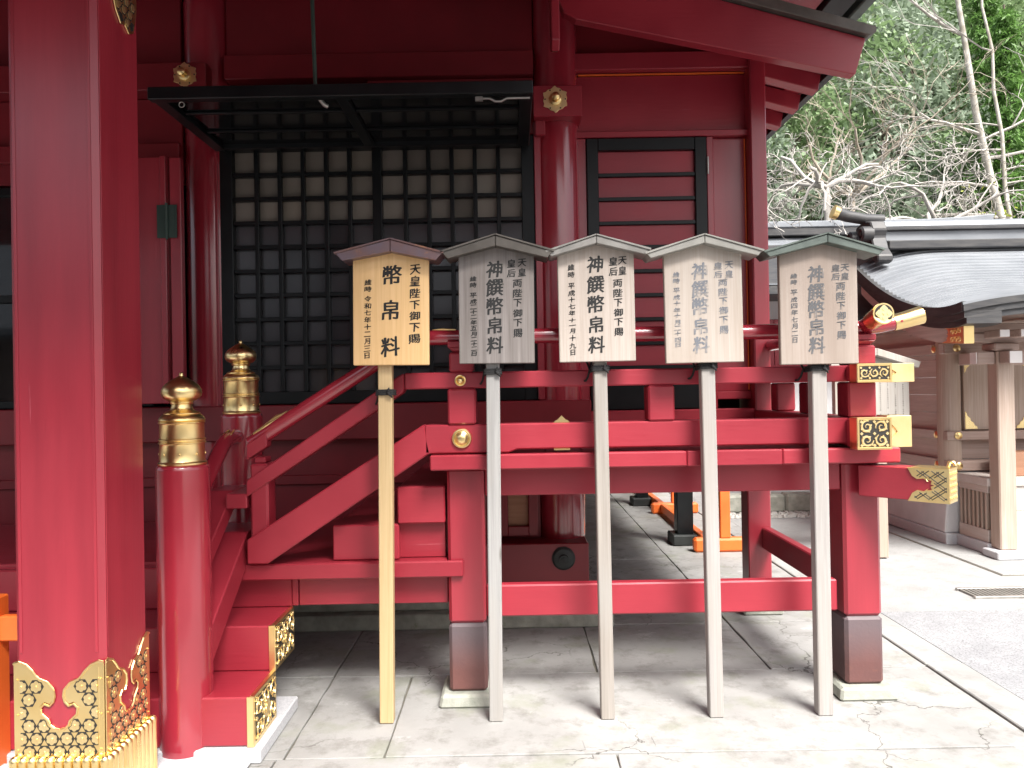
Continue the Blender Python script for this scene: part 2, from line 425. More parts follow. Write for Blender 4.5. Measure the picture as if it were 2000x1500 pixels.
M['bark_dark'] = mat('dark_bark', (0.07, 0.055, 0.04), (0.16, 0.13, 0.10), rough=0.9, scale=(6, 6, 2))
M['bark_twig'] = mat('twig_bark', (0.30, 0.25, 0.19), (0.46, 0.40, 0.33), rough=0.9, scale=(6, 6, 6))

# ------------------------------------------------------------------ mesh helpers
class MB:
    def __init__(s):
        s.v, s.f = [], []
    def add(s, vs, fs):
        o = len(s.v)
        s.v += [tuple(a) for a in vs]
        s.f += [tuple(i + o for i in f) for f in fs]
        return s
    def box(s, x0, x1, y0, y1, z0, z1):
        return s.add([(x0, y0, z0), (x1, y0, z0), (x1, y1, z0), (x0, y1, z0), (x0, y0, z1), (x1, y0, z1), (x1, y1, z1), (x0, y1, z1)],
                     [(0, 3, 2, 1), (4, 5, 6, 7), (0, 1, 5, 4), (1, 2, 6, 5), (2, 3, 7, 6), (3, 0, 4, 7)])
    def prism(s, poly, fn, w0, w1):
        """extrude polygon [(u,v)] from w0 to w1; fn(u,v,w)->xyz"""
        n = len(poly)
        vs = [fn(u, v, w0) for u, v in poly] + [fn(u, v, w1) for u, v in poly]
        fs = [tuple(range(n)), tuple(range(2 * n - 1, n - 1, -1))]
        fs += [(i, i + n, (i + 1) % n + n, (i + 1) % n) for i in range(n)]
        return s.add(vs, fs)
    def lathe(s, prof, c, n=32, axis='z'):
        vs, fs = [], []
        for r, h in prof:
            for i in range(n):
                a = 2 * math.pi * i / n
                p = (r * math.cos(a), r * math.sin(a), h)
                if axis == 'y': p = (p[0], h, p[1])
                if axis == 'x': p = (h, p[0], p[1])
                vs.append((p[0] + c[0], p[1] + c[1], p[2] + c[2]))
        for j in range(len(prof) - 1):
            for i in range(n):
                k = (i + 1) % n
                fs.append((j * n + i, j * n + k, (j + 1) * n + k, (j + 1) * n + i))
        fs.append(tuple(reversed(range(n))))
        fs.append(tuple(range((len(prof) - 1) * n, len(prof) * n)))
        return s.add(vs, fs)
    def tube(s, path, r, n=10, flat=1.0):
        P = [Vector(p) for p in path]
        rs = r if isinstance(r, (list, tuple)) else [r] * len(P)
        vs, fs = [], []
        up = None
        for i, p in enumerate(P):
            t = (P[min(i + 1, len(P) - 1)] - P[max(i - 1, 0)]).normalized()
            if up is None:
                up = Vector((0, 0, 1)) if abs(t.z) < 0.9 else Vector((1, 0, 0))
            a = t.cross(up)
            if a.length < 1e-4: a = t.cross(Vector((0, 1, 0.01)))
            a.normalize()
            b = a.cross(t).normalized()
            up = b
            for k in range(n):
                an = 2 * math.pi * k / n
                vs.append(p + (a * math.cos(an) + b * math.sin(an) * flat) * rs[i])
        for i in range(len(P) - 1):
            for k in range(n):
                q = (k + 1) % n
                fs.append((i * n + k, i * n + q, (i + 1) * n + q, (i + 1) * n + k))
        fs.append(tuple(reversed(range(n))))
        fs.append(tuple(range((len(P) - 1) * n, len(P) * n)))
        return s.add(vs, fs)
    def build(s, name, m, parent=None, bev=0.0, smooth=None, seg=1, kind=None):
        me = s.mesh(name, bev, smooth, seg)
        return place(name, me, m, parent, s.c, kind)
    def mesh(s, name, bev=0.0, smooth=None, seg=1):
        va = np.array(s.v, dtype=float)
        s.c = (va.min(0) + va.max(0)) / 2
        va = va - s.c
        me = bpy.data.meshes.new(name)
        me.from_pydata([tuple(a) for a in va], [], s.f)
        bm = bmesh.new(); bm.from_mesh(me)
        bmesh.ops.recalc_face_normals(bm, faces=bm.faces)
        if bev:
            es = [e for e in bm.edges if len(e.link_faces) == 2 and e.calc_face_angle(0) > 0.6]
            bmesh.ops.bevel(bm, geom=es, offset=bev, segments=seg, affect='EDGES', clamp_overlap=True, profile=0.5)
        bm.to_mesh(me); bm.free()
        if smooth is not None:
            for p in me.polygons: p.use_smooth = True
            me.set_sharp_from_angle(angle=R(smooth))
        return me

WL = {}          # world location per object (no parent carries a rotation while parts are built)
def place(name, me, m, parent, c, kind=None):
    o = bpy.data.objects.new(name, me)
    if m is not None and len(me.materials) == 0:
        me.materials.append(M[m] if isinstance(m, str) else m)
    COL.objects.link(o)
    c = Vector(c)
    if parent is not None:
        o.parent = parent
        o.location = c - WL[parent]
    else:
        o.location = c
    WL[o] = c
    if kind: o['kind'] = kind
    return o
def tag(o, label, cat, group=None):
    o['label'] = label
    o['category'] = cat
    if group: o['group'] = group
    return o
def thing(name, label, cat, loc, group=None):
    o = bpy.data.objects.new(name, None)
    o.empty_display_size = 0.1
    COL.objects.link(o)
    o.location = loc
    WL[o] = Vector(loc)
    return tag(o, label, cat, group)
def box(name, m, parent, x0, x1, y0, y1, z0, z1, bev=0.004, kind=None):
    return MB().box(x0, x1, y0, y1, z0, z1).build(name, m, parent, bev=bev, kind=kind)
def structure(o):
    o['kind'] = 'structure'
    return o
XZ = lambda y0: (lambda u, v, w: (u, y0 + w, v))          # polygon in x,z extruded along +y
YZ = lambda x0: (lambda u, v, w: (x0 + w, u, v))          # polygon in y,z extruded along +x

# ---- ornament helpers (drawn in u,v with height w, mapped by fn) -----------------------------
def inside(p, poly):
    x, y = p
    c = False
    n = len(poly)
    for i in range(n):
        x1, y1 = poly[i]; x2, y2 = poly[(i + 1) % n]
        if (y1 > y) != (y2 > y) and x < (x2 - x1) * (y - y1) / (y2 - y1) + x1:
            c = not c
    return c
def seg_dist(p, poly):
    best = 9
    n = len(poly)
    for i in range(n):
        ax, ay = poly[i]; bx, by = poly[(i + 1) % n]
        dx, dy = bx - ax, by - ay
        t = max(0, min(1, ((p[0] - ax) * dx + (p[1] - ay) * dy) / (dx * dx + dy * dy + 1e-12)))
        best = min(best, math.hypot(p[0] - ax - t * dx, p[1] - ay - t * dy))
    return best
def smooth_poly(pts, sub=4):
    out = []
    n = len(pts)
    for i in range(n):
        p0, p1, p2, p3 = [Vector((*pts[(i + k) % n], 0)) for k in (-1, 0, 1, 2)]
        for j in range(sub):
            t = j / sub
            q = 0.5 * ((2 * p1) + (p2 - p0) * t + (2 * p0 - 5 * p1 + 4 * p2 - p3) * t * t + (3 * p1 - p0 - 3 * p2 + p3) * t ** 3)
            out.append((q.x, q.y))
    return out
def star_fan(cu, cv, rad_fn, fn, w0, w1, clip=None, margin=0.004, n=36):
    """star-shaped raised disc clipped to a polygon, or None"""
    if clip is not None and (not inside((cu, cv), clip) or seg_dist((cu, cv), clip) < margin * 1.6):
        return None
    pts = []
    for i in range(n):
        a = 2 * math.pi * i / n
        r = rad_fn(a)
        if clip is not None:
            k = 0
            while k < 12:
                q = (cu + r * math.cos(a), cv + r * math.sin(a))
                if inside(q, clip) and seg_dist(q, clip) >= margin: break
                r *= 0.86; k += 1
        pts.append((cu + r * math.cos(a), cv + r * math.sin(a)))
    return pts
def hexr(R0):
    return lambda a: R0 * math.cos(math.pi / 6) / math.cos(((a + math.pi / 6) % (math.pi / 3)) - math.pi / 6)
def floret(R0):
    return lambda a: R0 * (0.80 + 0.20 * abs(math.cos(3 * a)))
def ribbon(mb, pts, ws, fn, w0, w1):
    """raised ribbon of varying width through 2d pts"""
    P = [Vector(p) for p in pts]
    n = len(P)
    vs = []
    for i in range(n):
        t = (P[min(i + 1, n - 1)] - P[max(i - 1, 0)])
        if t.length < 1e-7: t = Vector((1, 0))
        t.normalize()
        nn = Vector((-t.y, t.x))
        for sgn in (1, -1):
            q = P[i] + nn * ws[i] * sgn
            vs.append(fn(q.x, q.y, w0))
        for sgn in (0.55, -0.55):
            q = P[i] + nn * ws[i] * sgn
            vs.append(fn(q.x, q.y, w1))
    fs = []
    for i in range(n - 1):
        a, b = i * 4, i * 4 + 4
        fs += [(a + 2, b + 2, b + 3, a + 3), (a, b, b + 2, a + 2), (a + 3, b + 3, b + 1, a + 1)]
    fs += [(0, 2, 3, 1), (n * 4 - 4, n * 4 - 3, n * 4 - 1, n * 4 - 2)]
    mb.add(vs, fs)
def spiral_scroll(mb, cu, cv, R0, fn, w0, w1, ph=0.0, hand=1, turns=1.35, fat=1.0):
    pts, ws = [], []
    n = 26
    for i in range(n):
        t = i / (n - 1)
        a = ph + hand * t * turns * 2 * math.pi
        r = R0 * (1 - 0.78 * t)
        pts.append((cu + r * math.cos(a), cv + r * math.sin(a)))
        ws.append(R0 * fat * (0.05 + 0.10 * math.sin(math.pi * min(1, t * 1.1 + 0.05))))
    ribbon(mb, pts, ws, fn, w0, w1)
    for t in (0.05, 0.22, 0.40, 0.58):                      # leaf lobes springing off the stem
        a = ph + hand * t * turns * 2 * math.pi
        r = R0 * (1 - 0.78 * t)
        b0 = Vector((cu + r * math.cos(a), cv + r * math.sin(a)))
        d = Vector((math.cos(a + hand * 0.9), math.sin(a + hand * 0.9))) * R0 * 0.46
        q = [b0 + d * s + Vector((-d.y, d.x)) * 0.35 * hand * math.sin(2.2 * s) for s in (0, .25, .5, .75, 1)]
        ribbon(mb, q, [R0 * fat * w for w in (.04, .09, .13, .10, .02)], fn, w0, w1 * 0.95)
def scroll_field(parent, name, u0, u1, v0, v1, nu, nv, fn, h=0.004, fat=1.0):
    """dark ground + gilt scrolls (parts of parent)"""
    g = MB()
    g.prism([(u0, v0), (u1, v0), (u1, v1), (u0, v1)], fn, 0.0, 0.001)
    g.build('dark_ground', 'gold_black', parent)
    s = MB()
    du, dv = (u1 - u0) / nu, (v1 - v0) / nv
    for i in range(nu):
        for j in range(nv):
            spiral_scroll(s, u0 + du * (i + .5), v0 + dv * (j + .5), min(du, dv) * 0.47, fn, 0.0, h,
                          ph=(i * 2.1 + j * 1.3), hand=1 if (i + j) % 2 else -1, fat=fat)
    for i in range(nu + 1):
        for j in range(nv + 1):
            cu = min(max(u0 + du * i, u0 + du * .12), u1 - du * .12)
            cv = min(max(v0 + dv * j, v0 + dv * .12), v1 - dv * .12)
            pts = star_fan(cu, cv, lambda a: min(du, dv) * 0.12 * (0.7 + 0.3 * abs(math.cos(2 * a))), fn, 0, h, n=16)
            s.prism(pts, fn, 0.0, h * 0.9)
    s.build(name, 'gold_matte', parent)

# ================================================================== GROUND
g = MB().add([(-90, -60, -0.03), (120, -60, -0.03), (120, 130, -0.03), (-90, 130, -0.03)], [(0, 1, 2, 3)])
structure(g.build('ground', 'earth'))
structure(MB().prism([(-40, -40), (40, -40), (40, -1.3), (2.15, -1.3), (2.15, 0.98), (-7.02, 0.98), (-7.02, 14), (-40, 14)], lambda u, v, w: (u, v, w), -0.029, -0.004).build('court', 'court'))  # out-of-view dark ground, added to weaken bounce onto the hall
pav = structure(MB().box(-7.0, 2.148, 0.99, 14.0, -0.028, -0.014).build('pavement', 'joint'))
rows = [1.0, 2.2, 3.10, 3.98, 4.77, 5.65, 6.55, 7.45, 8.4, 9.5, 11.0, 14.0]
for j in range(len(rows) - 1):
    y0, y1 = rows[j], rows[j + 1]
    xs = [-7.0, -5.6, -4.4, -3.2, -2.05, -0.96, 0.42, 1.33, 2.15] if y0 >= 3.05 else [-7.0, -5.2, -3.9, -2.5, -0.99, 0.30 + 0.1 * (j % 3), 2.15]
    if 3.05 < y0 < 3.2: xs = [-7.0, -5.6, -4.4, -3.2, -2.05, -0.96, -0.55, 2.15]
    gap = 0.0045
    for i in range(len(xs) - 1):
        dz = random.uniform(-0.002, 0.0015)
        x0, x1 = xs[i] + gap, xs[i + 1] - gap
        # uneven worn edge
        def edge(p, q, n=7):
            out = []
            for k in range(n):
                t = k / n
                w = 0 if k == 0 else random.uniform(-0.004, 0.004)
                dx, dy = q[0] - p[0], q[1] - p[1]
                L_ = math.hypot(dx, dy)
                out.append((p[0] + dx * t - dy / L_ * w, p[1] + dy * t + dx / L_ * w))
            return out
        a, b, c, d = (x0, y0 + gap), (x1, y0 + gap), (x1, y1 - gap), (x0, y1 - gap)
        poly = edge(a, b) + edge(b, c) + edge(c, d) + edge(d, a)
        MB().prism(poly, lambda u, v, w: (u, v, w), -0.016, dz).build('slab', 'slab', pav, bev=0.003)
kerb = structure(MB().box(2.158, 2.368, -1.25, 14, -0.028, -0.013).build('kerb', 'joint'))
y = -1.25
while y < 13.5:
    ln = random.uniform(0.84, 0.93)
    box('kerb_stone', 'kerb', kerb, 2.163, 2.360, y + 0.004, y + ln - 0.004, -0.02, 0.001 + random.uniform(-.002, .003), 0.005)
    y += ln
asp = structure(MB().box(2.372, 16.0, -1.25, 4.95, -0.028, -0.006).build('asphalt_yard', 'asphalt'))
asp2 = structure(MB().box(2.372, 16.0, 4.956, 14.0, -0.028, -0.008).build('back_yard', 'paving'))
pv = structure(MB().box(3.72, 16.0, 5.80, 7.6, -0.02, -0.003).build('forecourt', 'joint'))
for j, (y0, y1) in enumerate([(5.81, 6.45), (6.45, 7.0), (7.0, 7.6)]):
    x = 3.73 - (0.0 if j % 2 else 0.4)
    while x < 9.5:
        box('paving_slab', 'paving', pv, max(3.73, x) + .003, x + .897, y0 + .003, y1 - .003, -0.01, 0.003 + random.uniform(-.001, .001), 0.002)
        x += 0.9
for px, py in ((0.325, 3.17), (0.62, 3.19)):
    MB().prism([(px - .05, py - .035), (px + .05, py - .035), (px + .04, py + .045), (px - .055, py + .045)], lambda u, v, w: (u, v, w), -.004, .0032).build('patch_stone', 'kerb', pav, bev=.002)

# drain grate let into the yard
dg = thing('drain_grate', 'steel drain grate let into the pale yard beside the kerb', 'drain grate', (3.35, 5.3, 0.0))
box('frame', 'steel', dg, 3.15, 4.45, 5.20, 5.225, -0.01, 0.010, 0.002)
box('frame', 'steel', dg, 3.15, 4.45, 5.415, 5.44, -0.01, 0.010, 0.002)
bar0 = None
for i in range(40):
    x = 3.165 + i * 0.0322
    if bar0 is None:
        bar0 = box('bar', 'copper_pale', dg, x, x + 0.014, 5.226, 5.414, -0.008, 0.008, 0.002)
    else:
        o = bar0.copy(); COL.objects.link(o); o.location.x += i * 0.0322

# ================================================================== SHRINE HALL
hall = thing('shrine_hall', 'crimson lacquered shrine hall with round columns and black lattice shutters', 'shrine', (0.0, 4.8, 0.0))
YW = 4.86                                            # wall face
def column(cx, cy, r, z0, z1, m='red_gloss', name='column', parent=hall, n=48):
    return MB().lathe([(r * .985, z0), (r, z0 + .02), (r, z1 - .02), (r * .985, z1)], (cx, cy, 0), n).build(name, m, parent, smooth=40)
column(0.315, 4.97, 0.150, 0.53, 4.3)
column(-1.955, 4.97, 0.150, 0.53, 4.3)
column(-4.25, 4.97, 0.150, 0.53, 4.3)
# lattice window ------------------------------------------------------------
lat = box('lattice_window', 'black', hall, -1.86, -1.775, YW, YW + 0.09, 1.42, 3.12, 0.004)
lat['label'] = 'black lattice shutter with square panes'
def lbar(x0, x1, z0, z1, y0, y1, name='muntin', parent=lat):
    return box(name, 'black', parent, x0, x1, y0, y1, z0, z1, 0.003)
lbar(0.085, 0.165, 1.42, 3.12, YW, YW + .09, 'frame')
lbar(-1.775, 0.085, 3.055, 3.12, YW, YW + .09, 'frame')
lbar(-1.775, 0.085, 1.42, 1.500, YW, YW + .09, 'frame')
lbar(-0.875, -0.815, 1.500, 3.055, YW, YW + .088, 'frame')
CW, NR = 0.150, 10
CH = (3.055 - 1.500) / NR
pm_cache = {}
for side, xa in ((0, -1.775), (1, -0.815)):
    for i in range(1, 6):
        x = xa + CW * i
        lbar(x - .013, x + .013, 1.500, 3.055, YW + .012, YW + .050)
    for j in range(1, NR):
        z = 1.500 + CH * j
        lbar(xa, xa + .90, z - .013, z + .013, YW + .016, YW + .056)
    for i in range(6):
        for j in range(NR):
            mt = 'pane_paper' if j >= 7 else 'pane_dark'
            if mt not in pm_cache:
                pm_cache[mt] = MB().box(0, CW, 0, .004, 0, CH).mesh('pane')
            place('pane', pm_cache[mt], mt, lat, (xa + CW * (i + .5), YW + .062, 1.500 + CH * (j + .5)))
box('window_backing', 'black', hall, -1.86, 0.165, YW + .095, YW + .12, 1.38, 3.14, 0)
box('blackout_wall', 'black', hall, -7.5, 0.44, 5.20, 5.26, 0.54, 4.2, 0)  # added black sheet that stops daylight showing through wall gaps
box('blackout_wall', 'black', hall, 0.441, 1.56, 5.20, 5.26, 1.16, 4.2, 0)
box('end_wall', 'red_shaded', hall, -7.5, -4.3, YW, YW + .1, 0.3, 4.2)
box('jamb', 'red_v', hall, 0.167, 0.21, YW - .02, YW + .1, 1.42, 3.2)
box('jamb', 'red_v', hall, -1.915, -1.862, YW - .02, YW + .1, 1.42, 3.2)
# raised upper shutter -----------------------------------------------------------
sh = box('raised_shutter', 'black', hall, -1.855, 0.135, 3.90, 3.955, 3.020, 3.085, 0.004)
sh['label'] = 'black lacquered shutter swung up and hung level'
box('frame', 'black', sh, -1.855, -1.785, 3.955, 4.80, 3.030, 3.085)
box('frame', 'black', sh, 0.065, 0.135, 3.955, 4.80, 3.030, 3.085)
box('frame', 'black', sh, -1.785, 0.065, 4.75, 4.80, 3.030, 3.085)
box('frame', 'black', sh, -0.90, -0.84, 3.955, 4.75, 3.032, 3.083)
for yy in (4.20, 4.50):
    box('batten', 'black', sh, -1.785, -0.901, yy - .012, yy + .012, 3.046, 3.058, 0.002)
    box('batten', 'black', sh, -0.839, 0.065, yy - .012, yy + .012, 3.046, 3.058, 0.002)
for x0, x1 in ((-1.785, -0.901), (-0.839, 0.065)):
    box('lacquered_panel', 'black_mirror', sh, x0, x1, 3.956, 4.749, 3.0585, 3.072, 0)
MB().tube([(-1.035, 4.0, 4.25), (-1.012, 4.0, 3.12), (-1.008, 4.0, 3.06)], 0.011, 8).build('hanging_rod', 'green_metal', sh, smooth=60)
MB().tube([(-1.008, 4.0, 3.07), (-0.97, 4.02, 3.02), (-0.955, 4.03, 3.015)], 0.013, 8).build('hook', 'steel', sh, smooth=60)
box('latch', 'steel', sh, -0.165, -0.125, 3.93, 3.95, 2.995, 3.018, 0.002)
MB().tube([(-0.125, 3.94, 3.008), (-0.09, 3.94, 3.008), (-0.06, 3.94, 2.992), (-0.03, 3.94, 2.992), (0.0, 3.94, 3.008), (0.12, 3.94, 3.008)], 0.007, 8).build('latch_bar', 'steel', sh, smooth=60)
MB().tube([(-1.69 + .014 * math.cos(a), 3.93, 3.0 + .014 * math.sin(a)) for a in np.linspace(0.5 * math.pi, 2.5 * math.pi, 14)], 0.003, 6).build('ring', 'steel', sh, smooth=60)
# dark panels and beams over the shutter ----------------------------------------
box('frieze_board', 'red_shaded', hall, -1.81, 0.17, YW + .03, YW + .09, 3.21, 3.44)
box('frieze_board', 'red_shaded', hall, -0.90, 0.17, YW + .028, YW + .088, 3.44, 3.50, 0.002)
box('frieze_beam', 'red_shaded', hall, -1.81, 0.17, YW - .02, YW + .10, 3.505, 3.66)
box('frieze_board', 'red_shaded', hall, -1.81, 0.17, YW + .03, YW + .09, 3.665, 4.25)
box('head_rail', 'red_shaded', hall, -1.81, 0.17, YW - .01, YW + .10, 3.125, 3.205)
# nailed tie-beam blocks with six-petal gilt bosses ----------------------------
def rosette(parent, cx, cy, cz, s):
    fn = lambda u, v, w: (cx + u, cy - w, cz + v)
    def rad(a):
        k = (a + math.pi / 6) % (math.pi / 3) / (math.pi / 3)
        return s * (0.86 + 0.16 * abs(2 * k - 1) ** 3 + 0.03 * math.sin(6 * a * 2))
    m = MB()
    m.prism(star_fan(0, 0, lambda a: rad(a - math.pi / 6 + math.pi / 6), fn, 0, .006, n=72), fn, 0, 0.006)
    o = m.build('boss_plate', 'gold_matte', parent, bev=.001)
    MB().lathe([(s * .45, 0.0), (s * .45, -.008), (s * .36, -.012), (s * .27, -.014), (s * .25, -.045), (s * .30, -.05), (s * .30, -.058), (s * .17, -.068), (.001, -.07)],
               (cx, cy - .005, cz), 28, 'y').build('boss', 'gold', o, smooth=35)
    bd = MB()
    for i in range(20):
        a = 2 * math.pi * i / 20
        bd.lathe([(.0001, -.005), (.0035, -.003), (.0035, 0)], (cx + s * .5 * math.cos(a), cy - .006, cz + s * .5 * math.sin(a)), 6, 'y')
    bd.build('bead_ring', 'gold', o, smooth=60)
    hl = MB()
    for i in range(6):
        a = math.pi / 3 * i
        hl.lathe([(.005, 0), (.005, -.001)], (cx + s * .76 * math.cos(a), cy - .0065, cz + s * .76 * math.sin(a)), 6, 'y')
    hl.build('pierced_holes', 'gold_black', o)
box('tie_beam_end', 'red', hall, 0.165, 0.470, 4.74, 4.96, 3.195, 3.388)
rosette(hall, 0.302, 4.74, 3.300, 0.084)
box('tie_beam_end', 'red_shaded', hall, -4.0, -1.885, 4.74, 4.96, 3.405, 3.575)
rosette(hall, -2.015, 4.74, 3.495, 0.080)
box('bracket_block', 'red', hall, 0.175, 0.24, 4.80, 4.96, 3.10, 3.195)
# right bay: door wall -----------------------------------------------------------
box('wall_panel', 'red', hall, 0.46, 1.56, YW + .10, YW + .13, 3.155, 3.53)
box('wall_beam', 'red', hall, 0.44, 1.57, YW + .03, YW + .12, 3.545, 3.655)
box('gilt_fillet', 'orange', hall, 0.47, 1.555, YW + .085, YW + .1, 3.531, 3.538, 0)
box('gable_wall', 'red_shaded', hall, 0.44, 1.60, YW + .12, YW + .15, 3.655, 4.25)
box('wall_beam', 'red', hall, 0.44, 1.57, YW + .05, YW + .12, 3.112, 3.152)
box('wall_post', 'red_v', hall, 0.445, 0.508, YW + .06, YW + .12, 1.34, 3.11)
box('wall_post', 'red_v', hall, 1.292, 1.335, YW + .06, YW + .12, 1.34, 3.11)
box('wall_panel', 'red_v', hall, 1.336, 1.556, YW + .10, YW + .12, 1.45, 3.11)
box('wall_beam', 'red', hall, 1.336, 1.556, YW + .07, YW + .118, 1.40, 1.45)
box('gilt_fillet', 'orange', hall, 1.545, 1.552, YW + .088, YW + .099, 1.46, 3.10, 0)
box('corner_column', 'red_v', hall, 1.557, 1.660, YW - .01, YW + .14, 1.10, 3.85, 0.008)
dr = box('door', 'black', hall, 0.510, 0.585, YW + .045, YW + .10, 1.345, 3.105, 0.004)
dr['label'] = 'crimson board door with black frame and battens'
box('frame', 'black', dr, 1.212, 1.288, YW + .045, YW + .10, 1.345, 3.105)
box('frame', 'black', dr, 0.585, 1.212, YW + .045, YW + .10, 3.025, 3.105)
box('frame', 'black', dr, 0.585, 1.212, YW + .045, YW + .10, 1.345, 1.50)
zb = [3.025 - .1565 * k for k in range(11)]
for k in range(10):
    z1 = zb[k]; z0 = max(zb[k + 1], 1.50)
    if z1 - z0 < .02: continue
    box('panel', 'red', dr, 0.585, 1.212, YW + .075, YW + .095, z0 + (.012 if k < 9 else 0), z1 - (.012 if k else 0), 0.002)
    if k and z1 > 1.55: box('batten', 'black', dr, 0.585, 1.212, YW + .055, YW + .095, z1 - .012, z1 + .012, 0.002)
MB().tube([(1.292, YW + .035, 2.86), (1.292, YW + .035, 2.97)], 0.007, 10).build('hinge', 'steel', dr, smooth=40)
# lower wall -----------------------------------------------------------------------
box('sill_beam', 'red_shaded', hall, -4.3, 0.50, YW - .06, YW + .12, 1.19, 1.415, 0.006)
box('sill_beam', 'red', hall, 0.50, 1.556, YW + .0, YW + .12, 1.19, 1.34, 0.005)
box('base_wall', 'red_shaded', hall, -4.3, 0.17, YW + .05, YW + .10, 0.53, 1.19, 0.002)
box('base_rail', 'red_shaded', hall, -4.3, 0.17, YW + .02, YW + .05, 0.90, 0.96)
vent = box('floor_vent', 'red_shaded', hall, -0.10, -0.04, 4.80, 4.87, 0.56, 0.98)
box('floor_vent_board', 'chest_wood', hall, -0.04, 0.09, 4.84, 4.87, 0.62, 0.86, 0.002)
box('floor_vent_frame', 'red_shaded', hall, 0.09, 0.15, 4.80, 4.87, 0.56, 0.98)
box('floor_vent_frame', 'red_shaded', hall, -0.04, 0.09, 4.80, 4.87, 0.56, 0.62)
base = box('ground_beam', 'red_shaded', hall, -4.3, 0.457, 4.70, 5.12, 0.29, 0.53, 0.006)
MB().lathe([(.072, 0), (.072, -.01), (.066, -.014), (.06, -.022), (.045, -.026), (.03, -.03), (.028, -.05), (.0005, -.052)], (0.30, 4.70, 0.437), 32, 'y').build('bolt_washer', 'black_matte', base, smooth=35)
MB().lathe([(.016, 0), (.016, -.012), (.0005, -.013)], (0.30, 4.65, 0.437), 6, 'y').build('bolt_nut', 'black_matte', base)
for k, (x0, x1) in enumerate(((-4.3, -2.9), (-2.9, -1.55), (-1.55, -0.42), (-0.42, 0.46))):
    box('foundation_stone', 'old_stone', hall, x0 + .003, x1 - .003, 4.80, 5.15, 0.10, 0.288, 0.006)
    box('foundation_step', 'old_stone', hall, x0 + .02, x1 + (.12 if k < 3 else .15), 4.72, 5.15, 0.0, 0.098, 0.008)
box('side_foundation', 'old_stone', hall, 0.30, 0.455, 5.15, 12.0, 0.0, 0.29, 0.006)
box('side_base_wall', 'red_shaded', hall, 0.32, 0.44, 5.12, 12.0, 0.29, 1.10, 0.004)
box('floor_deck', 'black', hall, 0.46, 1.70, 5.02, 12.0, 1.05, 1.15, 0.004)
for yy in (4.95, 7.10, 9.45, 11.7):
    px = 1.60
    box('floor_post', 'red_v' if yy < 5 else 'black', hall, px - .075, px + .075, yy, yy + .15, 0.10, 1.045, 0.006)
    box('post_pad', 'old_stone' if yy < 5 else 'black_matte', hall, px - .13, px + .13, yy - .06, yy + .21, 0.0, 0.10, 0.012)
box('side_rail', 'red_shaded', hall, 1.565, 1.635, 5.10, 7.10, 0.90, 1.045, 0.004)
box('hall_side_wall', 'red', hall, 1.57, 1.65, 5.02, 12.0, 1.16, 3.7, 0.004)
# left part of the wall: window behind the porch pillar --------------------------------
box('side_window', 'mirror_glass', hall, -4.10, -2.32, YW + .03, YW + .04, 1.42, 2.85, 0)
for x in (-4.1, -3.18, -2.36):
    box('window_post', 'black', hall, x, x + .06, YW - .01, YW + .028, 1.42, 2.85)
for z in (1.42, 2.10, 2.79):
    box('window_rail', 'black', hall, -4.04, -2.36, YW + .002, YW + .026, z, z + .05)
box('window_header', 'red_shaded', hall, -4.3, -2.1, YW + .02, YW + .1, 2.86, 3.40)
box('window_header', 'red_shaded', hall, -4.3, -2.1, YW + .02, YW + .1, 3.58, 4.25)
box('transom', 'red_shaded', hall, -4.3, -2.1, YW - .03, YW + .02, 2.99, 3.10)
# folded door leaf in front of the left column
leaf = box('folded_door_leaf', 'red_v', hall, -2.40, -2.075, 4.60, 4.64, 1.44, 2.94)
box('door_board', 'red_v', leaf, -2.052, -1.985, 4.58, 4.63, 1.44, 2.93)
box('door_board', 'red_v', leaf, -2.11, -2.075, 4.575, 4.60, 1.44, 2.94)
box('leaf_hinge', 'green_metal', leaf, -2.125, -2.005, 4.566, 4.573, 2.44, 2.64, 0.001)
MB().tube([(-2.064, 4.562, 2.43), (-2.064, 4.562, 2.65)], 0.008, 8).build('hinge_pin', 'green_metal', leaf, smooth=50)

# side roof of the hall: bargeboard, rafters, copper edge -------------------------------------------
SL = -0.208
def zr(x): return 3.725 + SL * (x - 0.40)                # underside of the bargeboard at x
bb = MB().prism([(0.20, zr(0.20) + .25 - .01), (0.34, zr(0.34) - .06), (0.41, zr(0.41) - .085), (2.03, zr(2.03) - .100), (2.095, zr(2.095) + .125), (0.20, zr(0.20) + .27)],
                XZ(4.40), 0, 0.075)
bb.build('bargeboard', 'red', hall, bev=0.005)
MB().prism([(0.20, zr(0.20) + .272), (2.10, zr(2.10) + .127), (2.14, zr(2.14) + .155), (2.14, zr(2.14) + .185), (0.20, zr(0.20) + .345)],
           XZ(4.36), 0, 0.12).build('copper_verge', 'copper_dark', hall, bev=0.003)
MB().prism([(0.16, zr(0.16) + .30), (2.14, zr(2.14) + .165), (2.14, zr(2.14) + .20), (0.16, zr(0.16) + .36)], XZ(4.48), 0, 7.5).build('roof_sheathing', 'copper_dark', hall)
MB().prism([(0.16, zr(0.16) + .278), (2.06, zr(2.06) + .135), (2.06, zr(2.06) + .16), (0.16, zr(0.16) + .298)], XZ(4.48), 0, 7.5).build('soffit_board', 'red', hall)
rm = MB().prism([(1.40, zr(1.40) + .06), (2.03, zr(2.03) + .015), (2.05, zr(2.05) + .125), (1.40, zr(1.40) + .17)], XZ(0), 0, .10)
rmesh = rm.mesh('rafter', 0.004)
for k in range(20):
    place('rafter', rmesh, 'red', hall, (rm.c[0], 4.98 + k * .345, rm.c[2]))
ft = MB().prism([(1.93, zr(1.93) + .132), (2.03, zr(2.03) + .125), (2.04, zr(2.04) + .155), (1.93, zr(1.93) + .16)], XZ(4.50), 0, 7.4)
ft.build('eave_batten', 'red', hall, bev=0.003)
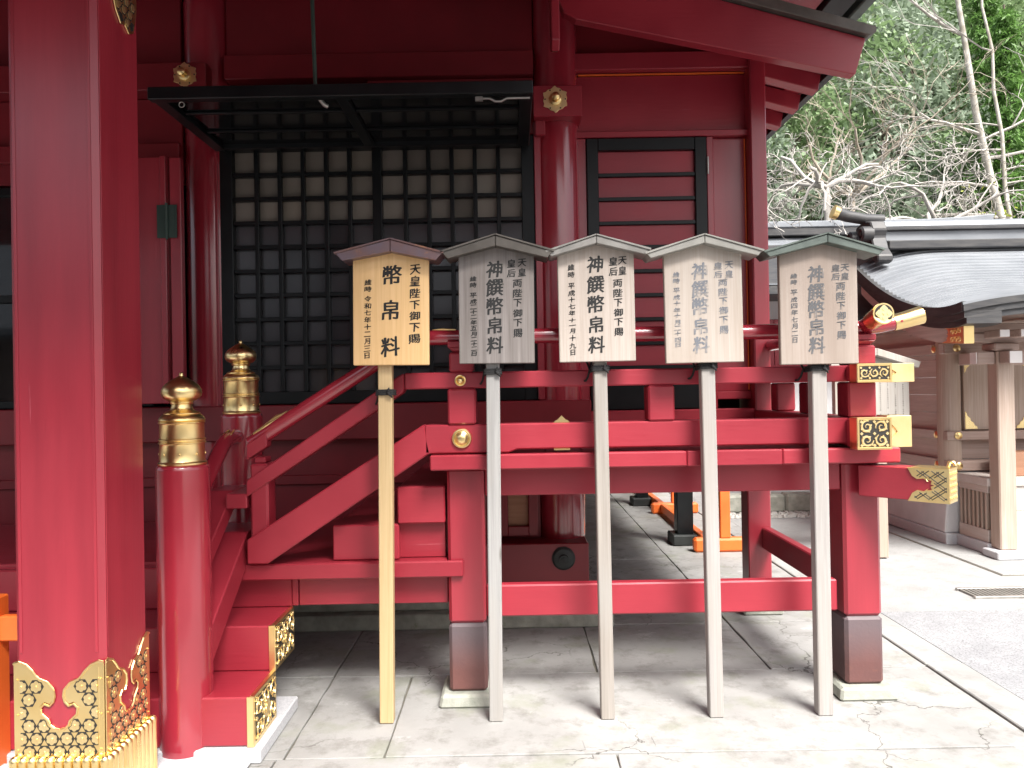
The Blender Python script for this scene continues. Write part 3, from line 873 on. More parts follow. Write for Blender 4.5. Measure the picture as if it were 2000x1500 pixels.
MB().prism([(2.062, zr(2.062) + .09), (2.10, zr(2.10) + .09), (2.13, zr(2.13) + .16), (2.062, zr(2.062) + .16)], XZ(4.50), 0, 7.4).build('eave_gutter_edge', 'black', hall)
# pendant board beside the column
MB().prism([(4.20, 3.43), (4.26, 3.39), (4.34, 3.42), (4.38, 3.55), (4.38, 4.2), (4.20, 4.2)], YZ(0.255), 0, 0.045).build('pendant_board', 'red', hall, bev=0.005)
# main roof over everything (seen only as a corner at the top right)
MB().prism([(-8.0, 6.3), (2.20, 4.36), (2.52, 4.30), (2.52, 4.40), (-8.0, 6.45)], XZ(2.3), 0, 10.3).build('main_roof', 'copper_green', hall)
MB().prism([(-1.0, 4.87), (2.28, 4.24), (2.30, 4.32), (-1.0, 4.96)], XZ(2.32), 0, 10.2).build('main_soffit', 'red', hall)
MB().prism([(2.30, 4.20), (2.46, 4.17), (2.50, 4.29), (2.30, 4.33)], XZ(2.32), 0, 10.2).build('main_eave_edge', 'black', hall, bev=0.004)
box('sky_block_fascia', 'red_shaded', hall, -7.5, 2.28, 2.20, 2.29, 3.72, 5.0, 0.01)  # added out of view to hold back sun and sky
box('main_gutter', 'copper_green', hall, 2.53, 2.62, 2.3, 12.5, 4.18, 4.30, 0.01)

# ================================================================== PORCH (pillar + roof)
porch = thing('porch', 'square crimson porch pillar with gilt hexagon foot fitting and roof', 'porch', (-1.567, 2.755, 0.0))
ZP0 = 0.62
PX0, PX1, PY0, PY1 = -1.722, -1.413, 2.60, 2.909
pil = MB().box(PX0, PX1, PY0, PY1, 0.06, 3.80).build('pillar', 'red_v', porch, bev=0.018)
box('pillar_base', 'granite', porch, PX0 - .07, PX1 + .07, PY0 - .07, PY1 + .07, 0, 0.06, 0.012)
# beading strips that flank the chamfer
for x in (PX0 + .021, PX1 - .030):
    box('bead', 'red_v', porch, x, x + .009, PY0 - .0025, PY0 - .0004, ZP0, 3.79, .0008)
box('bead', 'red_v', porch, PX1 + .0004, PX1 + .0025, PY0 + .021, PY0 + .030, ZP0, 3.79, .0008)
K = 1 / 2276.0
half = [(115, 700), (155, 690), (215, 715), (265, 765), (290, 800), (315, 826), (380, 852), (425, 905), (432, 955), (420, 1000), (392, 1030),
        (352, 1015), (322, 1045), (328, 1095), (385, 1148), (395, 1185), (430, 1212), (467, 1220)]
def plate_outline(Wd):
    L_ = [((x - 115) * K, (1430 - y) * K) for x, y in half]
    cx = Wd / 2
    sx = cx / L_[-1][0]
    L_ = [(u * sx, v) for u, v in L_]
    Rr = [(Wd - u, v) for u, v in reversed(L_[:-1])]
    return L_ + Rr + [(Wd, -0.27), (0, -0.27)]
def hex_plate(parent, Wd, fn, flip=False):
    poly = plate_outline(Wd)
    pl = MB().prism(poly, fn, 0.0, 0.004).build('foot_plate', 'gold', parent, bev=0.0012)
    # rim that follows the top outline
    rim = MB()
    top = poly[:-2]
    cuts = [Vector(p) for p in top]
    ctr = Vector((Wd / 2, 0.02))
    ribbon(rim, [(p.x, p.y - .006) for p in cuts], [0.0045] * len(cuts), fn, 0.004, 0.0075)
    rim.build('plate_rim', 'gold', pl)
    inner = [(0.026, -0.05), (Wd - .026, -0.05), (Wd - .026, .35), (.026, .35)]
    R0 = 0.0265
    hx, fl = MB(), MB()
    px, py = 0.0515, 0.0448
    for j in range(-1, 13):
        for i in range(-1, 9):
            cu = Wd / 2 + px * (i - 3 + (0.5 if j % 2 else 0)); cv = 0.012 + py * j
            if cu < 0.024 or cu > Wd - .024: continue
            rot = math.pi / 6
            cl = star_fan(cu, cv, lambda a: hexr(R0)(a + rot), fn, 0, 0, poly, 0.009, 36)
            if cl is None: continue
            lo, hi = 0.022, Wd - .022
            cl = [(min(max(u, lo), hi), v) for u, v in cl]
            f2 = star_fan(cu, cv, lambda a: floret(R0 * .74)(a + rot), fn, 0, 0, poly, 0.0115, 36)
            if f2 is None: continue
            f2 = [(min(max(u, lo), hi), v) for u, v in f2]
            area = 0.5 * abs(sum(f2[q][0] * f2[q - 1][1] - f2[q - 1][0] * f2[q][1] for q in range(36)))
            if area < 2.2e-4: continue
            hx.prism(cl, fn, 0.0035, 0.0046)
            fl.prism(f2, fn, 0.004, 0.0062)
            if area > 6e-4:
                fl.prism(star_fan(cu, cv, lambda a: R0 * .16, fn, 0, 0, None, 0, 10), fn, 0.006, 0.0085)
    hx.build('hexagon_ground', 'gold_black', pl)
    fl.build('florets', 'gold_matte', pl)
    nl = MB()
    for v in (0.02, 0.14, 0.26):
        for u in (0.012, Wd - .012):
            q = fn(u, v, 0.004)
            nl.prism(star_fan(u, v, lambda a: .0035, fn, 0, 0, None, 0, 8), fn, 0.004, 0.0075)
    nl.build('nails', 'gold', pl)
    return pl
ZP = 0.27
WP = PX1 - PX0
hex_plate(porch, WP, lambda u, v, w: (PX0 + u, PY0 - .001 - w, ZP + v))
hex_plate(porch, WP, lambda u, v, w: (PX1 + .001 + w, PY0 + u, ZP + v))
MB().prism([(0, 0), (.022, .022), (.026, .018), (.004, -.006)], lambda u, v, w: (PX1 - .021 + u, PY0 + v, ZP - .02 + w), 0, .32).build('corner_strip', 'gold', porch)
# lotus-petal reeds round the foot
reed = MB().lathe([(.0152, -.25), (.0152, -.014), (.0162, -.006), (.0155, .003), (.0115, .0105), (.006, .0145), (.0005, .0155)], (0, 0, 0), 14)
rmsh = reed.mesh('reed', smooth=60)
for i in range(11):
    x = PX0 + .006 + i * (WP - .0) / 10
    place('reed', rmsh, 'gold', porch, (x, PY0 - .016, ZP - .012 + reed.c[2] + .0))
    place('reed', rmsh, 'gold', porch, (PX1 + .016, PY0 - .006 + i * WP / 10, ZP - .012 + reed.c[2]))
# gilt leaf plate high on the pillar's inner face
lp = [(0.09, 0.40), (0.10, 0.12), (0.13, 0.05), (0.165, 0.012), (0.195, 0.02), (0.225, 0.0), (0.26, 0.018), (0.275, 0.06), (0.285, 0.12), (0.285, .40)]
fnl = lambda u, v, w: (PX1 + .001 + w, PY0 + u, 2.845 + v)
up = MB().prism(lp, fnl, 0, .005).build('head_plate', 'gold', porch, bev=.0015)
hx, fl = MB(), MB()
for j in range(9):
    for i in range(6):
        cu, cv = 0.12 + .044 * (i + (.5 if j % 2 else 0)), .035 + .038 * j
        cl = star_fan(cu, cv, lambda a: hexr(.021)(a + math.pi / 6), fnl, 0, 0, lp, .008)
        if cl is None: continue
        hx.prism(cl, fnl, .004, .0056)
        f2 = star_fan(cu, cv, lambda a: floret(.015)(a), fnl, 0, 0, lp, .010)
        if f2: fl.prism(f2, fnl, .005, .0075)
hx.build('hexagon_ground', 'gold_black', up)
fl.build('florets', 'gold_matte', up)
# porch roof overhead, unseen; its edges set to shape the shade below
MB().prism([(1.18, 3.22), (1.13, 3.34), (2.7, 4.25), (4.63, 4.30), (4.63, 4.10), (2.7, 4.02), (1.5, 3.42)], YZ(-7.5), 0, 7.75).build('porch_roof', 'red_shaded', porch)
box('porch_beam', 'red', porch, -7.0, 0.2, 2.64, 2.87, 3.80, 4.015, 0.01)

# ================================================================== VERANDA
ver = thing('veranda', 'raised crimson veranda with railing on square posts and gilt rail ends', 'veranda', (0.7, 4.1, 0.0))
def vpost(x0, x1, y0, y1):
    p = box('post', 'red_v', ver, x0, x1, y0, y1, 0.385, 1.12, 0.014)
    s = box('post_sleeve', 'brown_red', ver, x0 - .002, x1 + .002, y0 - .002, y1 + .002, 0.062, 0.3845, 0.015)
    MB().add(*frustum((x0 + x1) / 2, (y0 + y1) / 2, .140, .128, 0.0, 0.062)).build('post_pad', 'old_stone', ver, bev=0.012)
def frustum(cx, cy, h0, h1, z0, z1):
    vs = [(cx + sx * h, cy + sy * h, z) for h, z in ((h0, z0), (h1, z1)) for sx, sy in ((-1, -1), (1, -1), (1, 1), (-1, 1))]
    return vs, [(0, 3, 2, 1), (4, 5, 6, 7), (0, 1, 5, 4), (1, 2, 6, 5), (2, 3, 7, 6), (3, 0, 4, 7)]
vpost(-0.318, -0.142, 3.60, 3.776)
vpost(1.562, 1.738, 3.60, 3.776)
# floor planks (edge board + boards running out from the wall)
box('edge_board', 'red', ver, -0.385, 0.80, 3.49, 3.62, 1.123, 1.193, 0.006)
box('edge_board', 'red', ver, 0.802, 1.24, 3.49, 3.62, 1.123, 1.193, 0.004)
box('edge_board', 'red', ver, 1.242, 1.785, 3.49, 3.62, 1.123, 1.193, 0.006)
x = -0.385
while x < 1.78:
    box('floor_board', 'red', ver, x + .001, min(x + .179, 1.785), 3.622, 4.855, 1.135, 1.190, 0.003)
    x += .18
box('floor_beam', 'red', ver, -0.14, 1.56, 3.62, 3.74, 0.985, 1.121, 0.006)
box('floor_beam', 'red', ver, 1.60, 1.72, 3.78, 4.95, 0.985, 1.121, 0.006)
box('tie_beam', 'red', ver, -0.140, 1.535, 3.62, 3.68, 0.408, 0.558, 0.007)
box('tie_beam', 'red', ver, 1.615, 1.675, 3.78, 4.95, 0.420, 0.560, 0.007)
box('joist', 'red_shaded', ver, 0.60, 0.70, 3.745, 4.85, 1.0, 1.12)
# diagonal corner beam with gilt nose
cbm = Matrix.Translation((1.665, 3.575, 0)) @ Matrix.Rotation(R(-45), 4, 'Z')
def rotbox(name, m, parent, x0, x1, y0, y1, z0, z1, Mx, bev=.004):
    b = MB().box(x0, x1, y0, y1, z0, z1)
    b.v = [tuple(Mx @ Vector(v)) for v in b.v]
    return b.build(name, m, parent, bev=bev)
nose = rotbox('corner_beam', 'red', ver, -.02, 0.36, -.055, .055, 0.965, 1.110, cbm)
gn = lambda u, v, w: tuple(cbm @ Vector((u, -.0555 - w, v)))
np_ = [(.365, .962), (.365, 1.113), (.195, 1.113), (.205, 1.095), (.215, 1.075), (.235, 1.062), (.262, 1.066), (.282, 1.052), (.275, 1.062), (.295, 1.058), (.290, 1.042), (.305, 1.038),
       (.290, 1.032), (.295, 1.018), (.275, 1.015), (.282, 1.025), (.262, 1.010), (.235, 1.014), (.215, 1.0), (.205, .98), (.195, .962)]
pl = MB().prism(np_, gn, 0, .004).build('gilt_nose_plate', 'gold', nose, bev=.001)
dl = MB()
for sg in (1, -1):
    for k in range(-3, 5):
        for off in (0, .012):
            pts = []
            for q in range(14):
                u = .225 + .13 * q / 13
                v = 1.0375 + sg * (u - .29) * .75 + (k - .5) * .045 + off
                if .972 < v < 1.103 and inside((u, v), np_) and seg_dist((u, v), np_) > .006: pts.append((u, v))
                else:
                    if len(pts) > 1: ribbon(dl, pts, [.0026] * len(pts), gn, .0035, .0046)
                    pts = []
            if len(pts) > 1: ribbon(dl, pts, [.0026] * len(pts), gn, .0035, .0046)
dl.build('lozenge_lines', 'gold_black', pl)
ge_ = lambda u, v, w: tuple(cbm @ Vector((.3605 + w, u, v)))
ep = MB().prism([(-.059, .962), (.055, .962), (.055, 1.113), (-.059, 1.113)], ge_, 0, .006).build('gilt_nose_end', 'gold', nose, bev=.002)
eh = MB()
for j in range(5):
    for i in range(4):
        cu, cv = -.044 + .028 * (i + (.5 if j % 2 else 0)), .984 + .0265 * j
        if cu > .047: continue
        eh.prism(star_fan(cu, cv, lambda a: .0115, ge_, 0, 0, None, 0, 12), ge_, .005, .0068)
        eh.prism(star_fan(cu, cv, lambda a: .004, ge_, 0, 0, None, 0, 8), ge_, .006, .0095)
eh.build('diaper_pattern', 'gold_matte', ep)
rotbox('gilt_nose_top', 'gold', nose, .21, .366, -.059, .055, 1.1105, 1.1145, cbm, .001)
MB().tube([(1.925, 3.36, 1.112), (1.93, 3.355, 1.135), (1.945, 3.35, 1.137), (1.95, 3.347, 1.12)], .008, 8).build('gilt_hook', 'gold', nose, smooth=60)

# railing: bottom, middle and hand rails, front and side ------------------------------------
YR0, YR1 = 3.505, 3.655
def rail_end_caps():
    pass
MB().prism([(-0.41, 1.198), (-0.02, 1.198), (0.02, 1.213), (1.545, 1.213), (1.56, 1.198), (1.838, 1.198), (1.838, 1.332), (-0.41, 1.332)], XZ(YR0 + .02), 0, .125).build('bottom_rail', 'red', ver, bev=0.006)
box('bottom_rail', 'red', ver, 1.548, 1.693, YR1, 4.85, 1.198, 1.331, 0.007)
box('bottom_rail', 'red', ver, 1.548, 1.693, 3.405, YR0 + .016, 1.198, 1.331, 0.006)
box('middle_rail', 'red', ver, -0.500, 1.855, YR0 + .02, YR1 - .02, 1.500, 1.576, 0.006)
box('middle_rail', 'red', ver, 1.552, 1.700, YR1, 4.85, 1.500, 1.575, 0.006)
box('middle_rail', 'red', ver, 1.552, 1.700, 3.405, YR0 + .016, 1.500, 1.575, 0.006)
for z0, z1, x0, x1, nu, nv, xe in ((1.495, 1.580, 1.548, 1.704, 3, 1, 1.868), (1.193, 1.337, 1.543, 1.698, 2, 2, 1.851)):
    cap = box('gilt_rail_cap', 'gold', ver, x0, x1, 3.400, 3.475, z0, z1, 0.002)
    fn = lambda u, v, w: (u, 3.3995 - w, v)
    scroll_field(cap, 'scrollwork', x0 + .012, x1 - .012, z0 + .012, z1 - .012, nu, nv, fn, .0045, 1.55)
    fr = MB()
    for a, b in (((x0, z0), (x1, z0)), ((x1, z0), (x1, z1)), ((x1, z1), (x0, z1)), ((x0, z1), (x0, z0))):
        pass
    fr.prism([(x0, z0), (x1, z0), (x1, z0 + .010), (x0, z0 + .010)], fn, 0, .005)
    fr.prism([(x0, z1 - .010), (x1, z1 - .010), (x1, z1), (x0, z1)], fn, 0, .005)
    fr.prism([(x0, z0 + .0102), (x0 + .010, z0 + .0102), (x0 + .010, z1 - .0102), (x0, z1 - .0102)], fn, 0, .0048)
    fr.prism([(x1 - .010, z0 + .0102), (x1, z0 + .0102), (x1, z1 - .0102), (x1 - .010, z1 - .0102)], fn, 0, .0048)
    fr.build('cap_frame', 'gold', cap, bev=.0008)
    cm = (z0 + z1) / 2; hh = (z1 - z0) / 2
    side = [(xe, z0), (xe, z1), (1.735, z1), (1.752, cm + hh * .55), (1.775, cm + hh * .2), (1.785, cm), (1.775, cm - hh * .2), (1.752, cm - hh * .55), (1.735, z0)]
    c2 = MB().prism(side, XZ(YR0 + .012), 0, .006).build('gilt_side_plate', 'gold_matte', ver, bev=.001)
    box('gilt_end_cap', 'gold_matte', c2, xe - .10, xe, YR0 + .019, YR1 - .004, z0 - .001, z1 + .001, 0.002)
# handrails (round) with upswept ends
def sweep_round(name, m, path, r, parent, n=20):
    return MB().tube(path, r, n).build(name, m, parent, smooth=50)
hz = 1.742
hr = sweep_round('hand_rail', 'red_gloss', [(-0.47, 3.575, hz - .01), (-0.40, 3.575, hz), (0.2, 3.575, hz), (1.0, 3.575, hz), (1.50, 3.575, hz), (1.62, 3.575, hz + .006), (1.74, 3.575, hz + .02), (1.83, 3.575, hz + .037)], .036, ver)
sl = sweep_round('gilt_sleeve', 'gold', [(1.800, 3.575, hz + .031), (1.86, 3.575, hz + .045), (1.935, 3.575, hz + .066)], [.0385, .040, .043], hr)
MB().lathe([(.006, 0), (.006, -.001)], (1.825, 3.535, hz + .036), 10, 'y').build('red_dot', 'red', sl)
h2 = sweep_round('hand_rail', 'red_gloss', [(1.66, 4.84, hz), (1.66, 4.2, hz), (1.66, 3.72, hz), (1.662, 3.62, hz + .006), (1.665, 3.54, hz + .022), (1.668, 3.47, hz + .042)], .036, ver)
s2 = sweep_round('gilt_sleeve', 'gold', [(1.666, 3.50, hz + .034), (1.669, 3.45, hz + .050), (1.671, 3.40, hz + .062)], [.040, .043, .047], h2)
fn = lambda u, v, w: (1.671 + u, 3.3985 - w, hz + .060 + v)
cr = MB().prism(star_fan(0, 0, lambda a: .048, fn, 0, 0, None, 0, 40), fn, 0, .004).build('crest_disc', 'gold', h2, bev=.001)
MB().prism(star_fan(0, 0, lambda a: .041, fn, 0, 0, None, 0, 40), fn, .003, .0048).build('dark_ground', 'gold_black', cr)
fl = MB()
fl.prism(star_fan(0, 0, lambda a: .022 + .014 * abs(math.cos(2 * a)) ** .6 + .002 * math.cos(8 * a), fn, 0, 0, None, 0, 64), fn, .004, .008)
for k in range(4):
    a = k * math.pi / 2
    fl.prism(star_fan(.021 * math.cos(a), .021 * math.sin(a), lambda t: .008, fn, 0, 0, None, 0, 14), fn, .0075, .010)
fl.prism(star_fan(0, 0, lambda t: .006, fn, 0, 0, None, 0, 14), fn, .0075, .0115)
fl.build('flower_crest', 'gold_matte', cr)
# rail posts, blocks and studs
def rail_post(cx, cy, w, z0, z1, top=None):
    p = box('rail_post', 'red', ver, cx - w / 2, cx + w / 2, cy - w / 2, cy + w / 2, z0, z1, 0.008)
    return p
rail_post(-0.235, 3.58, .130, 1.333, 1.499)
rail_post(0.693, 3.58, .122, 1.333, 1.499)
rail_post(1.625, 3.58, .130, 1.333, 1.499)
rail_post(1.625, 4.10, .110, 1.333, 1.499)
rail_post(1.625, 4.55, .110, 1.333, 1.499)
for px, w in ((-0.235, .112), (1.630, .125)):
    rail_post(px, 3.58, w, 1.577, 1.668)
    vs, fs = frustum(px, 3.58, w * .34, w * .5, 1.668, 1.690)
    MB().add(vs, fs).build('cap_block', 'red', ver, bev=.003)
    box('cap_block', 'red', ver, px - w * .56, px + w * .56, 3.525, 3.635, 1.690, 1.722, .005)
def stud(cx, cy, cz, r, parent=ver):
    MB().lathe([(r, 0), (r, -.006), (r * .93, -.012), (r * .80, -.013), (r * .72, -.008), (r * .62, -.010), (r * .5, -.017), (r * .25, -.021), (.0005, -.022)], (cx, cy, cz), 36, 'y').build('gilt_stud', 'gold', parent, smooth=40)
stud(-0.238, YR0 + .02, 1.268, .047)
stud(-0.240, YR0 + .02, 1.537, .027)
MB().prism([(-.040, 0), (.040, 0), (.030, .010), (.020, .014), (.012, .022), (0, .034), (-.012, .022), (-.020, .014), (-.030, .010)],
           lambda u, v, w: (0.228 + u, YR0 + .026 + w, 1.3325 + v), 0, .01).build('gilt_leaf', 'gold', ver, bev=.001)
box('gilt_strip', 'gold', ver, 0.19, 0.265, YR0 + .0185, YR0 + .05, 1.2055, 1.2125, 0)
sweep_round('gilt_vine', 'gold', [(-0.37, 3.562, hz + .035), (-0.32, 3.565, hz + .037), (-0.26, 3.562, hz + .035)], [.003, .006, .003], hr, 8)

# ================================================================== STAIRCASE
st = thing('staircase', 'crimson turning staircase with sloping rails, gilt finial newels and ornamented step ends', 'staircase', (-1.4, 3.6, 0.0))
XE = -1.078
for k in range(3):
    y0, z1 = 3.085 + .288 * k, .26 + .20 * k
    s = box('step', 'red', st, -4.4, XE, y0, y0 + (.30 if k < 2 else .10), z1 - .20 + .001, z1, 0.006)
    if k < 2:
        ya, yb, za, zb_ = y0 - .004, y0 + .286, z1 - .20, z1 + .003
        fn = lambda u, v, w: (XE + .001 + w, u, v)
        plt = MB().prism([(ya, za), (yb, za), (yb, zb_), (ya, zb_)], fn, 0, .006).build('gilt_end_plate', 'gold', s, bev=.001)
        scroll_field(plt, 'scrollwork', ya + .018, yb - .014, za + .016, zb_ - .016, 3, 2, lambda u, v, w: (XE + .0072 + w, u, v), .006, .62)
        ro = MB()
        cu, cv = (ya + yb) / 2, (za + zb_) / 2
        fn2 = lambda u, v, w: (XE + .0075 + w, u, v)
        ro.prism(star_fan(cu, cv, lambda a: .040 * (.85 + .15 * abs(math.cos(4 * a))), fn2, 0, 0, None, 0, 48), fn2, 0, .007)
        ro.prism(star_fan(cu, cv, lambda a: .022 * (.85 + .15 * abs(math.cos(3 * a))), fn2, 0, 0, None, 0, 36), fn2, .006, .011)
        ro.build('peony_boss', 'gold_matte', plt)
        box('gilt_front_edge', 'gold', s, XE - .022, XE + .006, y0 - .006, y0 - .0005, za, zb_, .0015)
        box('gilt_nosing', 'gold', s, XE - .012, XE + .006, y0 + .001, yb, z1 + .0005, zb_ + .001, .001)
box('stone_footing', 'granite', st, -4.4, -1.04, 3.06, 3.60, 0.0, 0.058, 0.006)
box('stone_footing', 'granite', st, -4.4, -1.075, 2.60, 3.055, 0.0, 0.030, 0.012)
MB().lathe([(.165, 0), (.165, .03), (.15, .036)], (-1.385, 3.135, 0.0), 40).build('newel_stone', 'granite', st, smooth=40)
# landing and its frame
box('landing_beam', 'red', st, -1.30, -0.245, 3.572, 3.598, 0.612, 0.688, 0.006)
box('landing_beam', 'red', st, -1.30, -0.325, 3.5985, 3.70, 0.613, 0.687, 0.002)
box('landing_floor', 'red', st, -4.4, -0.33, 3.702, 4.84, 0.62, 0.682, 0.003)
box('landing_fascia', 'red', st, -1.045, -0.325, 3.66, 3.70, 0.468, 0.610, 0.004)
box('landing_post', 'red', st, XE + .002, XE + .03, 3.655, 3.72, 0.468, 0.610, 0.003)
box('landing_shade_block', 'black', st, -4.4, -1.45, 3.80, 4.70, 0.0, 0.60, 0.004)  # black block put in for the darkness beneath the landing
# upper flight: solid timber steps seen end-on
for x0, x1, z0, z1 in ((-0.868, -0.552, 0.690, 0.858), (-0.557, -0.330, 0.860, 1.036)):
    box('timber_step', 'red', st, x0, x1, 3.615, 4.83, z0, z1, 0.006)
box('riser_board', 'red', st, -0.56, -0.335, 3.665, 4.8, 0.690, 0.858, 0.002)
# sloping rails of the upper flight (front plane)
def slope_rail(name, m, top, th, y0, y1, bev=.006):
    poly = top + [(u, v - th) for u, v in reversed(top)]
    return MB().prism(poly, XZ(y0), 0, y1 - y0).build(name, m, st, bev=bev)
MB().prism([(-1.246, .700), (-1.152, .700), (-0.398, 1.194), (-0.385, 1.198), (-0.412, 1.332), (-0.420, 1.332), (-1.246, .813)], XZ(3.525), 0, .125).build('bottom_rail', 'red', st, bev=.006)
MB().prism([(-1.246, 1.012), (-0.515, 1.482), (-0.502, 1.500), (-0.502, 1.576), (-0.530, 1.562), (-1.246, 1.090)], XZ(3.527), 0, .105).build('middle_rail', 'red', st, bev=.006)
hp = [(-1.235, 3.575, 1.258), (-1.10, 3.575, 1.342), (-0.85, 3.575, 1.497), (-0.66, 3.575, 1.614), (-0.58, 3.575, 1.665), (-0.53, 3.575, 1.70), (-0.49, 3.575, 1.722), (-0.455, 3.575, 1.734)]
hd = sweep_round('hand_rail', 'red_gloss', hp, .036, st)
gl = MB()
gl.tube([(-1.215, 3.560, 1.302), (-1.15, 3.558, 1.346), (-1.08, 3.560, 1.39)], [.010, .009, .003], 8)
gl.tube([(-1.17, 3.575, 1.340), (-1.11, 3.572, 1.382), (-1.06, 3.570, 1.408)], [.006, .010, .002], 8)
gl.build('gilt_vine', 'gold', hd, smooth=60)
# small post at the foot of that rail
box('rail_post', 'red', st, -1.232, -1.148, 3.54, 3.66, 0.78, 1.165, .010)
box('cap_block', 'red', st, -1.215, -1.163, 3.555, 3.645, 1.166, 1.195, .005)
MB().prism([(-1.245, 1.185), (-1.150, 1.245), (-1.150, 1.315), (-1.245, 1.255)], XZ(3.535), 0, .075).build('cap_block', 'red', st, bev=.004)
# newels with onion finials
def newel(cx, cy, z0, zt, r=.106):
    n = MB().lathe([(r, z0), (r, zt - .018), (r * .985, zt - .008), (r * .93, zt)], (cx, cy, 0), 48).build('newel', 'red_gloss', st, smooth=45)
    k = r / .106
    prof = [(.093, 0), (.096, .004), (.096, .010), (.091, .014), (.089, .018), (.087, .085), (.089, .088), (.092, .090), (.092, .094), (.088, .097), (.088, .100), (.092, .103), (.092, .107), (.087, .110),
            (.086, .168), (.088, .171), (.091, .173), (.091, .178), (.087, .181), (.091, .185), (.090, .190), (.083, .200), (.074, .208), (.071, .210), (.072, .214), (.067, .217), (.052, .222), (.044, .230),
            (.041, .240), (.040, .250), (.045, .254), (.046, .258), (.044, .262), (.054, .266), (.068, .274), (.076, .285), (.079, .298), (.077, .312), (.069, .327), (.054, .341), (.036, .353), (.020, .362), (.0095, .368), (.0075, .374), (.0085, .379), (.005, .383), (.0005, .384)]
    fin = MB().lathe([(a * k, zt + h) for a, h in prof], (cx, cy, 0), 56).build('finial', 'gold', n, smooth=38)
    nl = MB()
    for i in range(8):
        a = 2 * math.pi * i / 8 + .3
        nl.lathe([(.0001, -.004), (.004, 0), (.004, .004), (.0001, .008)], (cx + .0885 * math.cos(a), cy + .0885 * math.sin(a), zt + .045), 8)
    nl.build('finial_nails', 'gold', n, smooth=60)
    return n
newel(-1.372, 3.145, 0.034, 1.205)
newel(-1.413, 3.955, 0.685, 1.388)
# rails of the lower flight between the newels (run in depth, then level into the far newel)
def depth_rail(name, m, x0, x1, zt, th, yb=3.72, slope=.70, y0=3.20):
    top = [(3.90, zt), (yb, zt), (y0, zt - slope * (yb - y0))]
    poly = top + [(y0, zt - slope * (yb - y0) - th * 1.2), (yb + .02, zt - th), (3.90, zt - th)]
    return MB().prism(poly, YZ(x0), 0, x1 - x0).build(name, m, st, bev=.005)
depth_rail('middle_rail', 'red', -1.475, -1.345, 1.030, .080, yb=3.64)
depth_rail('bottom_rail', 'red', -1.475, -1.268, 0.838, .135, yb=3.60, y0=3.12)
dh = [(-1.408, 3.86, 1.275), (-1.410, 3.80, 1.275), (-1.412, 3.74, 1.268), (-1.412, 3.69, 1.245), (-1.412, 3.62, 1.20), (-1.410, 3.45, 1.08), (-1.405, 3.22, .92)]
dhr = sweep_round('hand_rail', 'red_gloss', dh, .038, st)
gv = MB()
gv.tube([(-1.425, 3.80, 1.312), (-1.405, 3.75, 1.309), (-1.42, 3.71, 1.292)], [.003, .008, .003], 8)
gv.tube([(-1.40, 3.81, 1.313), (-1.39, 3.77, 1.308), (-1.385, 3.73, 1.296)], [.003, .007, .003], 8)
gv.build('gilt_vine', 'gold', dhr, smooth=60)
# short connecting pieces into the right-hand rails
box('rail_block', 'red', st, -1.344, -1.2465, 3.535, 3.84, 0.958, 1.027, .004)

# ================================================================== SIGN BOARDS
GLYPH = {}
def glyph(ch):
    if ch not in GLYPH:
        cu = bpy.data.curves.new('glyph', 'FONT')
        cu.body = ch
        cu.size = 1.0
        cu.align_x = 'LEFT'
        cu.resolution_u = 3
        cu.offset = 0.0
        ob = bpy.data.objects.new('glyph', cu)
        COL.objects.link(ob)
        dg_ = bpy.context.evaluated_depsgraph_get()
        me = bpy.data.meshes.new_from_object(ob.evaluated_get(dg_))
        vs = np.array([v.co[:2] for v in me.vertices]) if len(me.vertices) else np.zeros((0, 2))
        fs = [tuple(p.vertices) for p in me.polygons]
        bpy.data.objects.remove(ob); bpy.data.curves.remove(cu); bpy.data.meshes.remove(me)
        GLYPH[ch] = (vs, fs)
    return GLYPH[ch]
def lettering(parent, cells, m, fn):
    cells = [tuple(c) for c in cells]
    """cells: (char, u, v, size) centred in the board plane; brush feel from shear, sway and edge wobble"""
    rr = random.Random(len(cells) * 31 + 5)
    for ch, u, v, s in cells:
        mb = MB()
        vs, fs = glyph(ch)
        if len(vs) == 0: continue
        bx = (vs.min(0) + vs.max(0)) / 2
        ext = (vs.max(0) - vs.min(0))
        q = (vs - bx)
        kx = 1.0
        x, yv = q[:, 0] * 0.98, q[:, 1] * 1.02
        near = [abs(v - c2[2]) for c2 in cells if c2[2] != v and abs(c2[1] - u) < s * .6]
        if near and s < .06:
            yv = yv * min(1.0, .80 * min(near) / s / max(.3, ext[1]) if ext[1] * s > .80 * min(near) else 1.0)
        y2 = yv + x * 0.085 + 0.020 * np.sin(x * 7 + 1.3) + 0.010 * np.sin(yv * 11 + x * 5)
        x2 = x + 0.018 * np.sin(yv * 6 + 0.6) + 0.010 * np.sin(x * 17 + yv * 9)
        ro = rr.uniform(-.055, .055)
        kx = rr.uniform(.95, 1.06); x2 = x2 * kx; y2 = y2 * rr.uniform(.96, 1.05)
        xr = x2 * math.cos(ro) - y2 * math.sin(ro)
        yr = x2 * math.sin(ro) + y2 * math.cos(ro)
        for c_, (ox, oy, w_) in enumerate(((0.0, 0.0, .0008), (.030, .005, .0006), (-.028, -.005, .0004), (0.006, .020, .0002))):
            mb.add([fn(u + (a + ox) * s, v + (b_ + oy) * s, w_) for a, b_ in zip(xr, yr)], fs)
        mb.build('character', m, parent)

